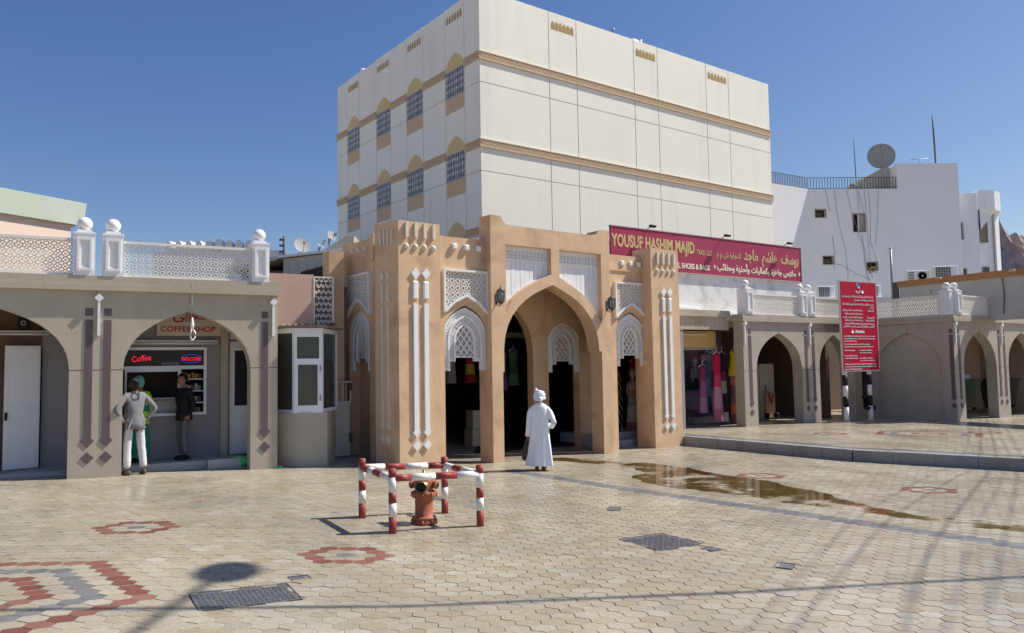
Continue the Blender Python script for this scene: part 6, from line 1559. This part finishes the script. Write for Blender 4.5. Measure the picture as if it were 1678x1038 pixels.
def person(par, J, skin_h, shirt, trous, headc, yaw, hands, hair=HAIR, face=True, hs=1.0, shoes=None, shoem=LEATH, shirt_low='pelvis', grow=1.13):
    b = skinned('body', {k: (p, r*.86) for k, (p, r) in J.items()}, ED, 'pelvis', SKIN, par)
    up = ['waist', 'chest', 'neck', 'sl', 'el', 'wl', 'sr', 'er', 'wr']
    Js = {k: (J[k][0], J[k][1]*grow) for k in up if k != 'neck'}; Js['pelvis'] = ((J['pelvis'][0][0], J['pelvis'][0][1], J['pelvis'][0][2]-.04), J['pelvis'][1]*1.14)
    nk = Vector(J['neck'][0])+Vector((0, -.005, -.01)); Js['nb'] = (tuple(nk), .050)
    Es = [('pelvis', 'waist'), ('waist', 'chest'), ('chest', 'nb'), ('chest', 'sl'), ('sl', 'el'), ('el', 'wl'), ('chest', 'sr'), ('sr', 'er'), ('er', 'wr')]
    skinned('shirt', Js, Es, 'pelvis', shirt, par, wrinkle=.006)
    pz = J['pelvis'][0]; q = M(); vs = []; seg = 40
    for dz, rx, ry in ((.16, .128, .100), (.10, .150, .116), (.02, .168, .128), (-.06, .176, .134), (-.15, .180, .140), (-.155, .165, .125)):
        for k in range(seg):
            a = 2*pi*k/seg; f = 1+.035*sin(a*5+dz*18)+.02*sin(a*11+dz*30)*(.2-dz)*4; vs.append((pz[0]+rx*cos(a)*f*hs, pz[1]+ry*sin(a)*f*hs, pz[2]+dz+.01*sin(a*2)))
    q.smooth = True; q.add(vs, [(i*seg+(k+1) % seg, i*seg+k, (i+1)*seg+k, (i+1)*seg+(k+1) % seg) for i in range(5) for k in range(seg)]); q.build('shirt_tail', shirt, par)
    lo = ['pelvis', 'hl', 'kl', 'al', 'hr', 'kr', 'ar']
    J = dict(J); J['pelvis'] = ((pz[0], pz[1], pz[2]-.09), J['pelvis'][1])
    Jt = {k: (J[k][0], J[k][1]*((.9 if k[0] in 'hp' else 1.12 if k[0] != 'a' else 1.5))) for k in lo}
    skinned('trousers', Jt, [('pelvis', 'hl'), ('hl', 'kl'), ('kl', 'al'), ('pelvis', 'hr'), ('hr', 'kr'), ('kr', 'ar')], 'pelvis', trous, par, wrinkle=.006)
    m = M(); P = head_mesh(m, headc, hs, yaw)
    m.tube([Vector(J['neck'][0])-Vector((0, 0, .06)), Vector(headc)-Vector((0, -.02, .07))], [.056, .05], 12)
    m.build('head', SKIN, par)
    for h in hands: q = M(); hand(q, *h); q.build('hand', SKIN, par)
    if face: face_bits(par, P)
    if hair: hair_cap(par, headc, hs*1.02, yaw, hair)
    m = M()
    for p, d in shoes: shoe(m, p, d)
    m.build('shoes', shoem, par)
person(HM, J, 0, SHIRT, TROUW, (0, -.035, 1.615), radians(-25), [((.20, .02, .975), (-.6, -.75, -.15), (0, 0, 1), (-.6, .6, 0), .3), ((-.20, .02, .975), (.6, -.75, -.15), (0, 0, 1), (.6, .6, 0), .3)], shoes=[((.12, .02, -.0), (.2, -1)), ((-.17, .03, -.0), (-.3, -1))])
# -- man in black jacket standing side on at the step
BM_ = empty('person', world(LAmw, 1.98, .98, .42), az(60.5)+radians(-62), 'man in black jacket and grey trousers standing side on at the serving window', 'person')
J2 = {'pelvis': ((0, .01, .92), .12), 'hl': ((.08, .0, .87), .09), 'kl': ((.075, -.05, .47), .058), 'al': ((.08, 0.0, .11), .042), 'hr': ((-.08, 0, .87), .09), 'kr': ((-.085, -.03, .47), .058), 'ar': ((-.08, .05, .11), .042), 'waist': ((0, 0, 1.04), .115), 'chest': ((0, .01, 1.24), .135), 'neck': ((0, 0, 1.41), .052), 'head': ((0, -.015, 1.47), .05),
      'sl': ((.155, .01, 1.33), .062), 'el': ((.21, .08, 1.07), .046), 'wl': ((.17, .0, .86), .03), 'sr': ((-.155, .01, 1.33), .062), 'er': ((-.21, .09, 1.07), .046), 'wr': ((-.16, .02, .86), .03)}
person(BM_, J2, 0, JACK, TROUG, (0, -.035, 1.56), radians(8), [((.17, 0, .86), (-.1, -.5, -.9), (0, -1, .2), (-1, 0, 0), .6), ((-.16, .02, .86), (.1, -.5, -.9), (0, -1, .2), (1, 0, 0), .6)], shoes=[((.08, .0, 0), (.1, -1)), ((-.08, .05, 0), (-.1, -1))], shoem=BLACK, grow=1.2)
# -- third man, half hidden behind the man in grey
TM = empty('person', world(LAmw, 1.20, 1.02, .42), az(60.5)+radians(200), 'man in teal cap and long green apron half hidden behind the grey shirted man', 'person')
J3 = {k: ((p[0], p[1], p[2]*.97), r*.98) for k, (p, r) in J2.items()}
person(TM, J3, 0, LIMEC, mat('dark trousers', (.03, .03, .035), .8, .1, 5, .1), (0, -.035, 1.53), radians(0), [((.17, 0, .83), (-.1, -.5, -.9), (0, -1, .2), (-1, 0, 0), .6), ((-.16, .02, .83), (.1, -.5, -.9), (0, -1, .2), (1, 0, 0), .6)], hair=CAPC, shoes=[((.08, .0, 0), (.1, -1)), ((-.08, .05, 0), (-.1, -1))], shoem=BLACK)
m = M(); m.smooth = True; v = []
for z, rx in ((.10, .21), (.3, .20), (.6, .185), (.9, .17), (1.1, .165), (1.18, .15)):
    for k in range(24): a = 2*pi*k/24; f = 1+.05*sin(a*6)*(1.2-z); v.append((rx*cos(a)*f, rx*.75*sin(a)*f, z))
m.add(v, [(i*24+k, i*24+(k+1) % 24, (i+1)*24+(k+1) % 24, (i+1)*24+k) for i in range(5) for k in range(24)]); m.build('apron', GREENC, TM)
m = M(); m.tube([(0, -.09, 1.60), (0, -.17, 1.585)], [.06, .045], 10); m.build('cap_brim', CAPC, TM)

# ------------------------------------------------------------------ lamp and cables above the square, out of the picture; only their shadows are seen
lp_ = empty('street_lamp', (6.5, 3.9, gz(6.5)), 0, 'tall street lamp above the square whose head shadows the paving at lower left', 'street lamp')
m = M(); m.tube([(0, 0, 0), (0, 0, 11.2), (.02, .5, 11.8), (.06, 1.8, 12.0), (.16, 6.6, 12.0)], [.12, .08, .05, .04, .04], 10); m.build('pole', STEEL, lp_)
m = M(); m.ball((.20, 6.95, 12.0), 1, 16, 8, sx=.34, sy=.40, sz=.08); m.build('lamp_head', STEEL, lp_)
def cable(pts, r, lab, grp='overhead cables across the square'):
    m = M(); m.tube(pts, r, 6); o = m.build('overhead_cable', BLACK); tag(o, lab, 'cable', grp)
def sag(a, b, s, n=24):
    a = Vector(a); b = Vector(b); return [a.lerp(b, i/n)-Vector((0, 0, 4*s*(i/n)*(1-i/n))) for i in range(n+1)]
cable(sag((-3.0, 7.6, 8.6), (24, 12.3, 8.6), .35), .035, 'thick overhead cable crossing close to the viewer')
runs = [[(15.35, 26.29), (9.92, 17.35), (8.57, 15.83), (5.58, 12.09), (4.11, 9.97), (2.72, 7.78), (1.89, 6.45)],
[(16.0, 26.86), (10.11, 17.11), (8.78, 15.39), (5.71, 11.59), (4.13, 9.31), (2.86, 7.38), (2.23, 6.42)],
[(16.26, 26.85), (10.45, 17.1), (8.74, 14.59), (5.93, 10.71), (4.4, 8.47), (3.18, 6.45)],
[(16.47, 26.85), (10.71, 17.1), (9.11, 14.58), (6.34, 10.7), (4.39, 7.77), (3.52, 6.45)],
[(16.72, 26.84), (10.98, 17.09), (9.41, 14.58), (6.23, 9.95), (4.22, 7.01)]]
ct = cos(SUN_EL)/sin(SUN_EL)
for k, r in enumerate(runs):
    a, b = r[0], r[1]; r = [(a[0]+(a[0]-b[0])*.35, a[1]+(a[1]-b[1])*.35)]+r
    pts = []
    for i, (x, y) in enumerate(r):
        z = 8.6+k*.12-1.2*sin(pi*i/(len(r)-1)); pts.append((x+SX*ct*z, y+SY*ct*z, z))
    # smooth
    P = []
    for i in range(len(pts)-1):
        p0, p1, p2, p3 = (Vector(pts[max(i-1, 0)]), Vector(pts[i]), Vector(pts[i+1]), Vector(pts[min(i+2, len(pts)-1)]))
        for t in (0, .25, .5, .75):
            P.append(.5*((2*p1)+(p2-p0)*t+(2*p0-5*p1+4*p2-p3)*t*t+(3*p1-p0-3*p2+p3)*t**3))
    P.append(Vector(pts[-1]))
    cable(P, .009+.003*(k % 3), 'overhead cable of the bundle on the right, number %s from the gate' % ['first', 'second', 'third', 'fourth', 'fifth'][k])
